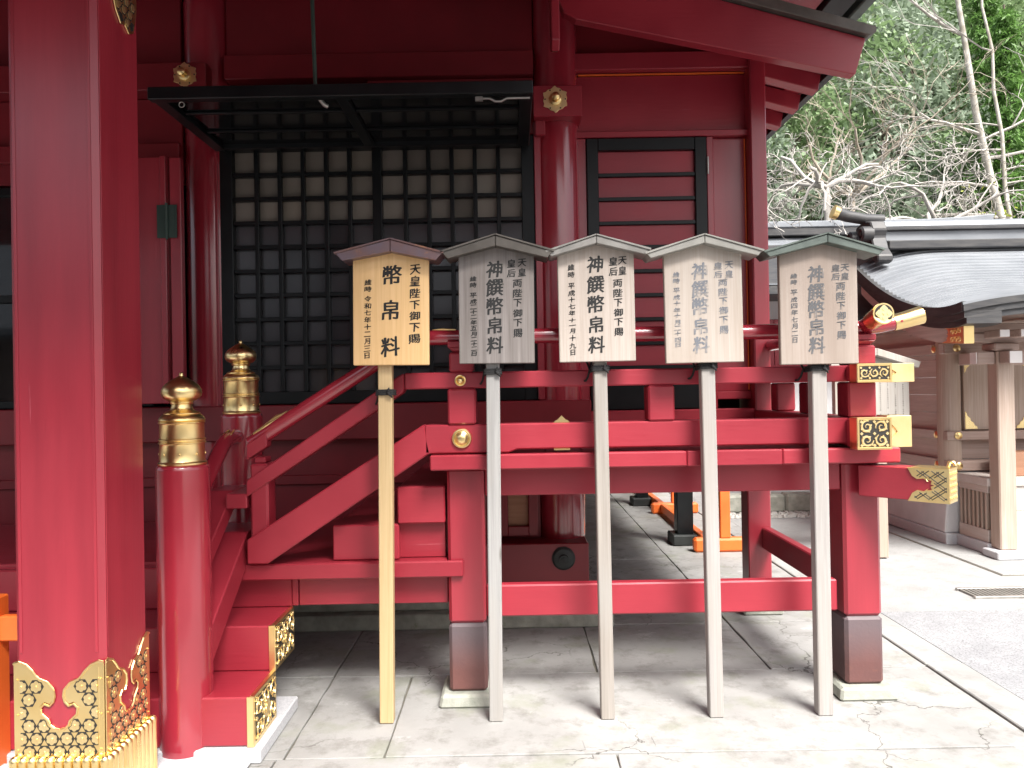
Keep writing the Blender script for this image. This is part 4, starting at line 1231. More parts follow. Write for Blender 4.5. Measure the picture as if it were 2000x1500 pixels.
PXM = 1480 / 3.372
def signboard(idx, label, base, lean, boardx, zb0, zsh, zap, roofx, zr0, mats, cols, post_w, roof_t, depth_roof, ink_m, tie_z):
    """base=(x,y) foot; boardx=(x0,x1); zsh shoulder height, zap apex; roofx=(x0,xapex,x1)"""
    bxp, byp = base
    zsh += .035
    t = thing('sign_board', label, 'sign', (bxp, byp, 0.0), 'wooden dedication signs tied to the veranda')
    pw = post_w
    post = MB().box(bxp - pw / 2, bxp + pw / 2, byp, byp + .058, 0.002, zb0 + .42).build('post', mats[1], t, bev=.004)
    x0, x1 = boardx
    yb = byp - .030
    xa = roofx[1]
    bd = MB().prism([(x0, zb0), (x1, zb0), (x1, zsh), (xa, zap), (x0, zsh)], XZ(yb), 0, .0295).build('board', mats[0], t, bev=.003)
    # roof: two sheathed boards meeting at the apex
    rx0, rxa, rx1 = roofx
    for sgn, xe in ((-1, rx0), (1, rx1)):
        ze = zr0
        sl_ = (zap + .018 - ze) / abs(xe - rxa)
        ztop = zap + .020
        th = roof_t
        ex = sgn
        poly = [(rxa + .0006 * ex, ztop), (xe, ze + .0), (xe - ex * th * .55, ze - th * .62), (rxa + .0006 * ex, ztop - th)]
        rb = MB().prism(poly, XZ(yb - depth_roof), 0, depth_roof + .088).build('roof_board', mats[2], t, bev=.0025)
        lip = [(rxa + .0008 * ex, ztop + .0075), (xe + ex * .008, ze + .0055), (xe + ex * .004, ze - .003), (rxa + .0008 * ex, ztop + .0012)]
        MB().prism(lip, XZ(yb - depth_roof - .006), 0, depth_roof + .10).build('roof_lip', mats[2], rb, bev=.001)
        box('roof_batten', mats[1], t, min(rxa, xe) + .06, max(rxa, xe) - .09, byp + .0595, byp + .075, zsh - .02, zsh, .002) if sgn < 0 else None
    # lettering
    cx = (x0 + x1) / 2
    fn = lambda u, v, w: (u, yb - .0006 - w, v)
    for col in cols:
        lettering(bd, col, ink_m, fn)
    # cord round post and rail
    cd = MB()
    hw = pw / 2 + .007
    for k in range(3):
        z = tie_z + (k - 1) * .009
        cd.tube([(bxp - hw, byp + .07, z - .004), (bxp - hw, byp - .003, z), (bxp - hw + .006, byp - .007, z + .001), (bxp + hw - .006, byp - .007, z + .003), (bxp + hw, byp - .003, z + .003), (bxp + hw, byp + .07, z)], .0048, 6)
    cd.tube([(bxp + .012, byp - .010, tie_z + .006), (bxp + .020, byp - .016, tie_z - .004), (bxp + .030, byp - .012, tie_z - .014), (bxp + .034, byp - .010, tie_z - .022)], [.006, .008, .005, .003], 6)
    cd.tube([(bxp + .020, byp - .012, tie_z), (bxp + .016, byp - .018, tie_z + .012), (bxp + .022, byp - .014, tie_z + .022)], [.005, .005, .003], 6)
    for z in (tie_z - .052, tie_z + .040):
        cd.tube([(bxp - hw - .004, byp + .074, tie_z), (bxp - hw - .012, byp + .088, tie_z + (z - tie_z) * .7), (bxp - hw - .020, byp + .10, z), (bxp - hw - .034, byp + .17, z)], .005, 6)
    cd.build('cord', 'rope', t, smooth=60)
    t.rotation_euler[1] = lean
    return t

import math as _m
def uvpx(x, y):
    """photo pixel -> position in the sign plane, used to set out the lettering at its true size"""
    dx, dy = x - 1000, y - 750
    c, s = _m.cos(.0178), _m.sin(.0178)
    return (dx * c - dy * s) / PXM, 1.5 - (dx * s + dy * c - 7) / PXM
def cells(lst, sz):
    return [(ch, *uvpx(x, y), sz / PXM) for ch, x, y in lst]
S1 = [cells([('幣', 755, 537), ('帛', 753, 606), ('料', 753, 677)], 40),
      cells([(c, 800, y) for c, y in zip('天皇陛下御下賜', (525, 548, 572, 595, 616, 639, 661))], 23),
      cells([(c, 708, y) for c, y in zip('維時令和七年十二月三日', (552, 565, 584, 598, 611, 625, 639, 653, 667, 681, 695))], 14.5)]
def std(main_x, main_y, pair, lower, left, left_t, s=35):
    (xa, ya), (xb, yb) = pair
    return [cells(list(zip('神饌幣帛料', [main_x + k * .6 for k in range(5)], main_y)), s),
            cells([('天', xa, ya[0]), ('皇', xa, ya[1]), ('皇', xb, yb[0]), ('后', xb, yb[1])], 18)
            + cells([(c, lower[0] + k * .4, y) for k, (c, y) in enumerate(zip('両陛下御下賜', lower[1]))], 19),
            cells([(c, left[0] + k * .25, y) for k, (c, y) in enumerate(zip(left_t, left[1]))], 14)]
S2 = std(958.5, (526, 561, 598, 636, 674), ((1012.5, (512, 531)), (991.5, (514, 533))), (1003.5, (553, 572, 591, 611, 630, 650)),
         (917, (545, 557, 577, 589, 599.5, 609.5, 619, 630, 641, 652.5, 662.5, 672, 681, 691)), '維時平成二十二年五月二十二日')
S3 = std(1166, (516, 555, 594, 634, 673), ((1219.5, (508, 528)), (1201.5, (510, 530))), (1210, (553, 572, 591, 610, 629, 648)),
         (1119, (522, 536, 558, 572, 585, 598, 611, 625, 635, 646, 660, 675, 688)), '維時平成十七年十一月十九日')
S4 = std(1373, (529, 564, 598, 637, 673), ((1430.5, (517, 535)), (1409, (519, 536))), (1418, (552, 570, 588, 606, 625, 644)),
         (1327, (536, 548, 567, 580, 592, 605, 616, 629, 640, 651, 663, 673)), '維時平成十年十月二十四日')
S5 = std(1594, (535, 570, 604, 639, 674), ((1651, (522, 539)), (1633, (523, 540))), (1642.5, (559, 578, 597, 616, 635, 654)),
         (1551, (539, 551, 571, 585, 597, 610, 624, 637, 651, 664)), '維時平成四年七月二日')
BY = 3.405
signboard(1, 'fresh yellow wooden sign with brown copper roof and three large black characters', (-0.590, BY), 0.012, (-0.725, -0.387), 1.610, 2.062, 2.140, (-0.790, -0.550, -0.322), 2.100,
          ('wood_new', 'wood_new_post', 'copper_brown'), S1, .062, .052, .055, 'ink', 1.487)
signboard(2, 'dark grey weathered wooden sign with dark roof, between the yellow and tan signs', (-0.098, BY), 0.008, (-0.246, 0.090), 1.609, 2.075, 2.150, (-0.316, -0.079, 0.174), 2.098,
          ('wood_w2', 'wood_post_grey', 'copper_dark'), S2, .061, .046, .055, 'ink', 1.572)
signboard(3, 'tan weathered wooden sign with crisp black characters and silvery grey roof', (0.405, BY), -0.004, (0.2205, 0.561), 1.609, 2.078, 2.142, (0.172, 0.391, 0.623), 2.095,
          ('wood_w3', 'wood_post_tan', 'copper_grey'), S3, .060, .034, .050, 'ink', 1.578)
signboard(4, 'cream weathered wooden sign with badly faded blue grey characters and pale roof', (0.894, BY), -0.007, (0.700, 1.047), 1.596, 2.068, 2.135, (0.615, 0.873, 1.125), 2.080,
          ('wood_w4', 'wood_post_pale', 'copper_pale'), S4, .062, .034, .050, 'ink4', 1.580)
signboard(5, 'pinkish weathered wooden sign with grey characters and dark green roof by the gilt rail ends', (1.383, BY), 0.0, (1.200, 1.547), 1.580, 2.060, 2.130, (1.122, 1.398, 1.642), 2.076,
          ('wood_w5', 'wood_post_pale', 'copper_green'), S5, .066, .036, .050, 'ink5', 1.562)

# ================================================================== FENCES
of = thing('orange_fence', 'vermilion fence post and rail beside the porch pillar', 'fence', (-1.95, 3.04, 0.0))
box('post', 'orange', of, -2.16, -2.062, 3.00, 3.09, 0.0, 0.70, .006)
box('rail', 'orange', of, -2.061, -1.60, 3.02, 3.06, 0.525, 0.625, .006)
box('post', 'orange', of, -1.70, -1.61, 3.061, 3.15, 0.0, 0.70, .006)
of2 = thing('low_barrier', 'vermilion barrier on splayed feet beyond the veranda', 'barrier', (1.85, 7.8, 0.0))
for yy in (6.75, 8.80, 11.0):
    ft_ = box('foot', 'orange', of2, 1.60, 2.14, yy, yy + .10, 0.0, 0.125, .02)
    box('post', 'orange', of2, 1.835, 1.925, yy + .01, yy + .09, 0.1255, 1.00, .006)
for y0, y1 in ((6.85, 8.80), (8.90, 11.0)):
    box('bottom_rail', 'orange', of2, 1.70, 1.77, y0, y1, 0.03, 0.12, .006)
    box('top_rail', 'orange', of2, 1.845, 1.915, y0, y1, 0.80, 0.90, .006)
# mossy edging stones and gravel far under the veranda
for k in range(6):
    t = box('edging_stone', 'old_stone', None, 2.42 + k * .36, 2.42 + k * .36 + .355, 8.75, 8.98, 0.0, 0.20 + random.uniform(-.01, .02), .025)
    tag(t, 'mossy edging stone in the kerb row beyond the veranda', 'edging stone', 'edging stones beyond the veranda')
gr = MB()
for k in range(700):
    x, y, s = random.uniform(2.4, 4.6), random.uniform(8.45, 8.74), random.uniform(.010, .024)
    vs, fs = frustum(x, y, s, s * .6, -.004, s * 1.1)
    gr.add(vs, fs)
gro = gr.build('gravel', 'gravel', None, kind='stuff')
gro['label'] = 'loose grey gravel in front of the edging stones'

# ================================================================== NOTICE BOARD
nb = thing('notice_board', 'bleached wooden notice board with gabled top and small vertical print', 'notice board', (3.15, 6.42, 0.0))
box('post', 'timber_z', nb, 3.085, 3.165, 6.42, 6.50, 0.004, 1.60, .005)
MB().prism([(2.72, .985), (3.345, .985), (3.345, 1.64), (3.04, 1.705), (2.72, 1.64)], XZ(6.385), 0, .032).build('board', 'notice_wood', nb, bev=.003)
for xe in (2.65, 3.405):
    xa = 3.04
    e = 1 if xe > xa else -1
    MB().prism([(xa + .001 * e, 1.775), (xe, 1.655), (xe - e * .02, 1.605), (xa + .001 * e, 1.715)], XZ(6.30), 0, .19).build('roof_board', 'notice_wood', nb, bev=.003)
txt = MB()
for c in range(9):
    x = 2.78 + c * .064
    z = 1.57
    while z > 1.02:
        if random.random() < .82:
            a, b = random.uniform(.003, .006), random.uniform(.003, .006)
            fn = lambda u, v, w: (u, 6.3845 - w, v)
            txt.prism([(x - a, z - b), (x + a, z - b * .3), (x + a * .6, z + b)], fn, 0, .0006)
            txt.prism([(x - a, z + b * .2), (x + a * .2, z + b * .5), (x - a * .4, z + b * 1.3)], fn, 0, .0006)
        z -= .0175
txt.build('small_print', 'ink', nb, kind='stuff')

# ================================================================== SIDE SHRINE (natural wood, copper roof)
ss = thing('side_shrine', 'small unpainted wooden shrine with curved blue grey copper roof and gilt fittings', 'shrine', (4.9, 7.4, 0.0))
XS = 3.955
box('granite_base', 'granite', ss, XS - .03, 7.0, 6.90, 9.6, 0, 0.10, .006)
MB().prism([(XS + .03, .66), (7.0, .66), (7.0, .101), (XS - .02, .101)], XZ(6.935), 0, 2.6).build('plaster_base', 'plaster', ss, bev=.01)
# side wall planks
zs = [0.765, 0.955]
box('side_sill', 'timber_y', ss, XS, XS + .10, 7.03, 9.5, 0.665, 0.765, .005)
box('wall_plank', 'timber_y', ss, XS + .05, XS + .08, 7.05, 9.5, 0.766, 0.945, .002)
box('side_rail', 'timber_y', ss, XS, XS + .10, 7.03, 9.5, 0.947, 1.030, .005)
z = 1.031
while z < 1.72:
    z1 = min(z + .165, 1.735)
    box('wall_plank', 'timber_y', ss, XS + .05, XS + .08, 7.05, 9.5, z, z1 - .002, .003)
    z = z1
box('side_head_beam', 'timber_y', ss, XS - .01, XS + .11, 6.93, 9.5, 1.737, 1.835, .006)
z = 1.836
while z < 2.55:
    box('gable_plank', 'timber_y', ss, XS + .05, XS + .08, 7.05, 9.0, z, z + .163, .003)
    z += .165
    if z > 2.1: break
box('gable_tie', 'timber', ss, XS - .06, XS + .10, 6.85, 9.1, 2.02, 2.12, .006)
MB().lathe([(.098, .665), (.098, 2.05)], (XS + .085, 7.02, 0), 36).build('column', 'timber_z', ss, smooth=40)
MB().lathe([(.098, .665), (.098, 2.05)], (XS + .085, 8.6, 0), 36).build('column', 'timber_z', ss, smooth=40)
MB().lathe([(.098, .665), (.098, 2.05)], (XS + 1.35, 7.02, 0), 36).build('column', 'timber_z', ss, smooth=40)
# front wall, door
box('front_sill', 'timber', ss, XS + .001, 6.9, 6.905, 7.02, 0.668, 0.762, .005)
box('front_rail', 'timber', ss, XS + .001, 6.9, 6.905, 7.02, 0.949, 1.028, .005)
box('front_head_beam', 'timber', ss, XS - .009, 6.9, 6.905, 6.928, 1.739, 1.833, .005)
box('front_wall', 'timber', ss, XS + .08, 6.9, 7.03, 7.08, 0.766, 2.05, .002)
for x0 in (XS + .205, XS + .815):
    d = box('door_leaf', 'timber_z', ss, x0, x0 + .60, 6.985, 7.025, 1.036, 1.733, .004)
    fn = lambda u, v, w: (u, 6.9845 - w, v)
    for sx in (0, 1):
        for sz in (0, 1):
            tri = [(0, 0), (.115, 0), (.108, .022), (.085, .036), (.078, .058), (.055, .072), (.046, .10), (.022, .12), (.012, .15), (0, .165)]
            X0 = x0 + .008 if sx == 0 else x0 + .592
            Z0 = 1.044 if sz == 0 else 1.725
            MB().prism([(X0 + (u if sx == 0 else -u), Z0 + (v if sz == 0 else -v)) for u, v in tri], fn, 0, .005).build('gilt_corner', 'gold', d, bev=.001)
kn = MB()
fn = lambda u, v, w: (u, 6.984 - w, v)
for dz in (.05, 0, -.05):
    kn.prism(star_fan(XS + .58, 1.40 + dz, lambda a: .032, fn, 0, 0, None, 0, 18), fn, 0, .006 + (.006 if dz == 0 else 0))
kn.tube([(XS + .58 + .055 * math.cos(a), 6.972, 1.40 + .042 * math.sin(a)) for a in np.linspace(0, 6.28, 18)], .007, 6)
kn.build('gilt_latch', 'gold', ss, smooth=50)
for (x, yy, ax) in ((XS + .095, 6.905, 'y'),):
    pass
def medal(cx, cy, cz, ax):
    p = [(.034, 0), (.034, -.008), (.026, -.012), (.018, -.016), (.0005, -.018)]
    MB().lathe(p, (cx, cy, cz), 18, ax).build('gilt_medal', 'gold', ss, smooth=40)
for zc in (.990, 1.787, .713):
    medal(XS + .10, 6.904, zc, 'y')
    medal(XS - (.0105 if zc > 1.5 else 0.0005), 7.075, zc, 'x')
# platform with slatted vent, front board, porch post, offering chest
PF0, PF1 = 6.47, 6.93
box('platform_stone', 'granite', ss, 4.02, 7.0, PF0 - .02, PF1 - .03, 0.004, 0.10, .006)
box('platform_top', 'timber_pale', ss, 4.03, 7.0, PF0 - .02, PF1 - .03, 0.585, 0.655, .005)
box('platform_front', 'timber_pale', ss, 4.20, 7.0, PF0, PF0 + .03, 0.101, 0.37, .003)
box('platform_front', 'timber_pale', ss, 4.20, 7.0, PF0, PF0 + .03, 0.372, 0.584, .003)
box('vent_rail', 'timber_y', ss, 4.045, 4.085, PF0 + .01, PF1 - .03, 0.101, 0.21, .004)
box('vent_rail', 'timber_y', ss, 4.045, 4.085, PF0 + .01, PF1 - .03, 0.525, 0.584, .004)
box('vent_back', 'black', ss, 4.10, 4.12, PF0 + .03, PF1 - .03, 0.10, 0.58, 0)
for k in range(7):
    yy = PF0 + .03 + k * .060
    box('vent_slat', 'timber_z', ss, 4.048, 4.078, yy, yy + .026, 0.211, 0.524, .003)
ppost = box('porch_post', 'timber_z', ss, 4.052, 4.198, 6.325, 6.465, 0.070, 1.735, .010)
box('post_stone', 'granite', ss, 3.98, 4.27, 6.25, 6.465, 0.004, 0.069, .008)
box('porch_tie', 'timber', ss, 4.20, 6.9, 6.345, 6.445, 1.615, 1.725, .005)
box('porch_tie', 'timber_y', ss, 4.07, 4.18, 6.466, 6.90, 1.63, 1.735, .005)
# white-ended nosings and brackets on the post
def nosing(x0, x1, y0, y1, z0, z1, dirx):
    n = box('nosing', 'timber', ss, x0, x1, y0, y1, z0, z1, .008)
    if dirx: box('white_end', 'white_end', n, x0 - .006, x0 - .0005, y0 + .004, y1 - .004, z0 + .004, z1 - .004, .001)
    else: box('white_end', 'white_end', n, x0 + .004, x1 - .004, y0 - .006, y0 - .0005, z0 + .004, z1 - .004, .001)
    return n
nosing(3.90, 4.05, 6.345, 6.445, 1.625, 1.730, True)
nosing(4.07, 4.18, 6.20, 6.323, 1.625, 1.730, False)
box('bearing_block', 'timber', ss, 4.02, 4.23, 6.30, 6.49, 1.737, 1.80, .012)
MB().prism([(3.72, 1.885), (3.72, 1.86), (3.80, 1.825), (4.00, 1.802), (4.25, 1.802), (4.45, 1.825), (4.53, 1.86), (4.53, 1.885)], XZ(6.345), 0, .10).build('boat_bracket', 'timber', ss, bev=.005)
for xx in (3.93, 4.10, 4.27):
    nosing(xx, xx + .085, 6.10, 6.30, 1.835, 1.90, False)
box('purlin', 'timber', ss, 3.60, 7.2, 6.36, 6.45, 1.886, 1.965, .006)
ch = box('offering_chest', 'chest_wood', None, 4.30, 5.05, 6.55, 6.80, 0.656, 0.86, .006)
tag(ch, 'red brown wooden chest with black nails on the shrine platform', 'chest')
nl = MB()
for j in range(4):
    nl.lathe([(.009, 0), (.007, -.006), (.0005, -.007)], (4.325, 6.55, .69 + j * .045), 10, 'y')
nl.build('nails', 'black_matte', ch, smooth=50)
# curved copper roof -----------------------------------------------------------------
X0R, X1R = 3.46, 9.0
YRG, YEV = 7.62, 5.80
def roof_z(t, x):
    """t: 0 ridge .. 1 eave"""
    z = 2.83 - 0.69 * (1 - max(0.0, 1 - t) ** 1.75)
    drop = max(0.0, (X0R + .85 - x) / .85)
    return z - 0.19 * drop ** 2.2 * (1 - .55 * t ** 2) + 0.02 * t ** 6
NC = 26
rf = MB()
xsr = [X0R + .85 * k / 12 for k in range(12)] + list(np.linspace(X0R + .85, X1R, 12))
for c in range(NC):
    t0, t1 = c / NC, (c + 1) / NC
    vs, fs = [], []
    for x in xsr:
        for t, dz in ((t0, .0), (t1 + .004, .016), (t1 + .004, -0.004)):
            vs.append((x, YRG + (YEV - YRG) * t, roof_z(t, x) + dz))
    for k in range(len(xsr) - 1):
        a, b = k * 3, k * 3 + 3
        fs += [(a, b, b + 1, a + 1), (a + 1, b + 1, b + 2, a + 2)]
    rf.add(vs, fs)
rf.build('roof_courses', 'roof_copper', ss, smooth=25)
def sheet(name, m, dz0, dz1, xa, xb, ya=0.0, yb=1.0, n=24):
    mb = MB()
    vs, fs = [], []
    for k in range(n + 1):
        t = ya + (yb - ya) * k / n
        yy = YRG + (YEV - YRG) * t
        for x, dz in ((xa, dz0), (xb, dz0), (xb, dz1), (xa, dz1)):
            vs.append((x, yy, roof_z(t, X0R + .02) + dz))
    for k in range(n):
        a, b = k * 4, k * 4 + 4
        for q in range(4):
            r_ = (q + 1) % 4
            fs.append((a + q, a + r_, b + r_, b + q))
    fs += [(0, 1, 2, 3), tuple(n * 4 + q for q in (3, 2, 1, 0))]
    mb.add(vs, fs)
    return mb.build(name, m, ss, smooth=30)
sheet('verge_edge', 'roof_dark', .020, -.055, X0R - .005, X0R + .30)
sheet('verge_edge', 'roof_dark', -.056, -.105, X0R + .012, X0R + .30)
sheet('verge_edge', 'roof_dark', -.106, -.150, X0R + .03, X0R + .30)
bgd = sheet('bargeboard', 'timber_y', -.151, -.270, X0R + .07, X0R + .13, 0.0, 0.93)
for q, (d0, d1, yy, xo) in enumerate(((-.002, -.052, 5.785, 0), (-.053, -.100, 5.80, .015), (-.101, -.146, 5.815, .03))):
    xe_ = [X0R + xo + (1.2 - xo) * k / 12 for k in range(13)] + [X1R]
    MB().prism([(x, roof_z(1, x) + d0) for x in xe_] + [(x, roof_z(1, x) + d1) for x in reversed(xe_)], XZ(yy), 0, .13).build('eave_edge', 'roof_dark', ss)
box('roof_soffit', 'timber', ss, X0R + .14, X1R, 5.94, 9.2, roof_z(1, X0R) - .06, roof_z(1, X0R) - .02, 0)
MB().prism([(YRG + (YEV - YRG) * t, roof_z(t, X1R) - .05) for t in np.linspace(0, .93, 14)] + [(5.94, 2.0), (9.5, 2.0), (9.6, 2.05), (7.66, 2.78)], YZ(X0R + .86), 0, 4.6).build('roof_core', 'timber_y', ss)
MB().prism([(7.63, 2.83), (9.6, 2.10), (9.6, 2.02), (7.63, 2.75)], YZ(X0R + .02), 0, 5.5).build('back_slope', 'roof_copper', ss)
# gilt end of the bargeboard
gz = roof_z(.93, X0R + .02) - .21
ge2 = lambda u, v, w: (X0R + .066 - w, u, v)
t_ = [(5.905, gz - .075), (5.905, gz + .065), (6.20, gz + .105), (6.17, gz + .07), (6.115, gz + .05), (6.105, gz + .02), (6.13, gz + .015), (6.105, gz), (6.13, gz - .02), (6.12, gz - .035), (6.20, gz - .055)]
pe = MB().prism(t_, ge2, 0, .006).build('gilt_barge_plate', 'gold', bgd, bev=.001)
sc_ = MB()
for k in range(3):
    spiral_scroll(sc_, 5.95 + k * .05, gz + .03, .024, ge2, .005, .010, k, 1)
    spiral_scroll(sc_, 5.95 + k * .05, gz - .035, .024, ge2, .005, .010, k + 1, -1)
sc_.build('scrollwork', 'gold_matte', pe)
box('gilt_barge_end', 'gold', bgd, X0R + .06, X0R + .145, 5.895, 5.905, gz - .075, gz + .07, .003)
# gilt plates on the gable (seen past the sign)
gp = MB()
for k in range(5):
    gp.tube([(X0R + .10, 7.55 - k * .05, 2.40 - k * .06), (X0R + .10, 7.30 - k * .05, 2.10 - k * .03)], .012, 6)
gp.build('gilt_gable_fretwork', 'gold', ss)
medal(X0R + .12, 7.05, 2.20, 'x')
# ridge and demon-plate end
box('ridge_base', 'roof_dark', ss, X0R + .28, X1R, YRG - .16, YRG + .16, 2.80, 2.885, .01)
box('ridge_body', 'roof_copper', ss, X0R + .26, X1R, YRG - .11, YRG + .11, 2.886, 2.985, .006)
box('ridge_cornice', 'roof_dark', ss, X0R + .25, X1R, YRG - .15, YRG + .15, 2.986, 3.02, .006)
MB().prism([(YRG - .14, 3.021), (YRG - .12, 3.075), (YRG - .05, 3.10), (YRG + .05, 3.10), (YRG + .12, 3.075), (YRG + .14, 3.021)], YZ(X0R + .24), 0, X1R - X0R - .24).build('ridge_cap', 'roof_copper', ss, bev=.008)
oni = MB().prism([(YRG - .30, 2.66), (YRG - .22, 2.64), (YRG - .16, 2.74), (YRG + .16, 2.74), (YRG + .22, 2.64), (YRG + .30, 2.66), (YRG + .30, 2.72), (YRG + .22, 2.80), (YRG + .17, 2.92), (YRG + .20, 2.99), (YRG + .15, 3.08), (YRG + .05, 3.10), (YRG - .05, 3.10), (YRG - .15, 3.08), (YRG - .20, 2.99), (YRG - .17, 2.92), (YRG - .22, 2.80), (YRG - .30, 2.72)],
                 YZ(X0R + .10), 0, .15).build('ridge_end_plate', 'roof_dark', ss, bev=.012)
for sg in (-1, 1):
    MB().lathe([(.075, 0), (.075, -.10), (.055, -.115), (.05, -.10), (.02, -.09), (.018, -.11), (.0005, -.112)], (X0R + .12, YRG + sg * .13, 2.955), 24, 'x').build('ridge_roll', 'roof_dark', oni, smooth=40)
tz = MB().tube([(X0R + .30, YRG, 3.12), (X0R + .12, YRG, 3.13), (X0R - .06, YRG, 3.165), (X0R - .16, YRG, 3.20)], [.055, .055, .058, .062], 20).build('ridge_spout', 'roof_dark', ss, smooth=50)
MB().tube([(X0R - .15, YRG, 3.195), (X0R - .20, YRG, 3.215)], [.066, .070], 20).build('gilt_spout_end', 'gold', tz, smooth=50)

# ================================================================== BACK BUILDING
bbld = thing('back_building', 'long red and white building with grey blue copper roof behind the small shrine', 'building', (6.0, 12.0, 0.0))
box('white_wall', 'plaster', bbld, 1.9, 9.0, 11.9, 12.0, 0.0, 1.75, .005)
box('base_stone', 'granite', bbld, 1.9, 9.0, 11.85, 12.0, 0.0, 0.25, .01)
x = 1.9
while x < 9.0:
    box('red_plank', 'red', bbld, x, x + .155, 11.92, 11.98, 1.76, 2.5, .005)
    x += .16
box('red_rail', 'red', bbld, 1.9, 9.0, 11.88, 12.0, 1.70, 1.78, .005)
box('plaster_band', 'plaster', bbld, 1.9, 9.0, 11.93, 12.0, 2.5, 3.1, .005)
for x in (2.0, 3.6, 5.2, 6.8, 8.4):
    box('post', 'red_v', bbld, x, x + .18, 11.86, 11.99, 0.0, 3.15, .008)
rf = MB()
NB = 22
for c in range(NB):
    t0, t1 = c / NB, (c + 1) / NB
    f = lambda t: (13.2 - 2.4 * t, 4.05 - 1.15 * (1 - max(0.0, 1 - t) ** 1.4))
    (ya, za), (yb, zb2) = f(t0), f(t1 + .004)
    rf.add([(1.7, ya, za), (8.1, ya, za), (8.1, yb, zb2 + .014), (1.7, yb, zb2 + .014), (8.1, yb, zb2), (1.7, yb, zb2)], [(0, 1, 2, 3), (3, 2, 4, 5)])
rf.build('roof_courses', 'roof_copper', bbld)
box('eave_edge', 'roof_dark', bbld, 1.7, 8.1, 10.80, 10.95, 2.76, 2.90, .01)
MB().prism([(10.82, 2.86), (13.2, 4.0), (15.6, 2.9), (15.6, 2.8), (10.82, 2.78)], YZ(1.75), 0, 6.3).build('roof_core', 'roof_dark', bbld)
MB().prism([(1.7, 4.03), (8.1, 4.03), (8.1, 4.16), (1.7, 4.16)], XZ(13.0), 0, .4).build('ridge_base', 'roof_dark', bbld, bev=.01)
MB().prism([(1.7, 4.161), (7.4, 4.161), (8.3, 4.23), (8.35, 4.34), (7.9, 4.30), (7.2, 4.27), (1.7, 4.27)], XZ(12.98), 0, .44).build('ridge_cap', 'roof_copper', bbld, bev=.015)

# ================================================================== HALL ACROSS THE COURT (unseen, added to block low sky; also mirrored in the window glass)
oh = thing('sky_block_hall', 'long hall with grey tiled roof across the court, added out of view to block low sky, also mirrored in the window glass', 'hall', (-3.0, -13.0, 0.0))
box('wall', 'timber', oh, -16.0, 5.0, -15.0, -13.0, 0.3, 3.4, .02)
box('plinth', 'granite', oh, -16.3, 5.3, -15.2, -12.6, -.02, 0.3, .02)
for k in range(12):
    box('pillar', 'timber_z', oh, -15.6 + k * 1.85, -15.36 + k * 1.85, -12.85, -12.6, 0.3, 3.3, .02)
MB().prism([(-11.2, 3.2), (-11.2, 3.4), (-14.5, 6.6), (-14.8, 6.6), (-17.5, 3.4), (-17.5, 3.2)], YZ(-17.0), 0, 23.0).build('roof', 'roof_copper', oh)
for k in range(46):
    pass

# ================================================================== HILL AND TREES
def hill_z(x, y):
    return max(-0.6, (y - 14.2) * 0.62 + 0.5 * math.sin(x * .35) + .35 * math.sin(y * .5 + x * .2) + 0.05 * max(0, x - 6))
hm = MB()
nx, ny = 50, 40
for j in range(ny):
    for i in range(nx):
        x, y = -12 + 80 * i / (nx - 1), 13.4 + 60 * (j / (ny - 1)) ** 1.4
        hm.v.append((x, y, hill_z(x, y) if j else -0.6))
for j in range(ny - 1):
    for i in range(nx - 1):
        hm.f.append((j * nx + i, j * nx + i + 1, (j + 1) * nx + i + 1, (j + 1) * nx + i))
structure(hm.build('hill', 'earth', None, smooth=60))

def leaf_cloud(centers, radii, per, size, aspect=0.55, flat=0.5, droop=0.0, seed=1):
    """many small folded leaf quads spread over clump shells; returns verts, faces"""
    rg = np.random.default_rng(seed)
    V, F = [], []
    for (c, r) in zip(centers, radii):
        n = int(per * (r ** 1.6))
        d = rg.normal(size=(n, 3)); d /= np.linalg.norm(d, axis=1)[:, None]
        rad = r * (0.35 + 0.65 * rg.random(n) ** 0.5)
        p = np.array(c) + d * rad[:, None] * np.array([1, 1, flat])
        s = size * (0.6 + 0.8 * rg.random(n))
        t = d * 0.8 + rg.normal(size=(n, 3)) * 0.6
        t[:, 2] -= droop
        t /= np.linalg.norm(t, axis=1)[:, None]
        up = rg.normal(size=(n, 3)) * 0.5 + np.array([0, 0, 1.0])
        b = np.cross(t, up); b /= np.linalg.norm(b, axis=1)[:, None] + 1e-9
        a0 = p - t * s[:, None]; a2 = p + t * s[:, None]
        w = (s * aspect)[:, None]
        V.append(np.stack([a0, p + b * w, a2, p - b * w], 1).reshape(-1, 3))
    V = np.concatenate(V)
    n = len(V) // 4
    F = np.arange(n * 4).reshape(n, 4)
    return V, F
def np_mesh(name, V, F, m, parent, kind=None):
    c = (V.min(0) + V.max(0)) / 2
    me = bpy.data.meshes.new(name)
    me.vertices.add(len(V)); me.vertices.foreach_set('co', (V - c).astype(np.float32).ravel())
    me.loops.add(F.size); me.loops.foreach_set('vertex_index', F.astype(np.int32).ravel())
    me.polygons.add(len(F)); me.polygons.foreach_set('loop_start', np.arange(0, F.size, 4, dtype=np.int32))
    me.update(calc_edges=True)
    return place(name, me, m, parent, c, kind)

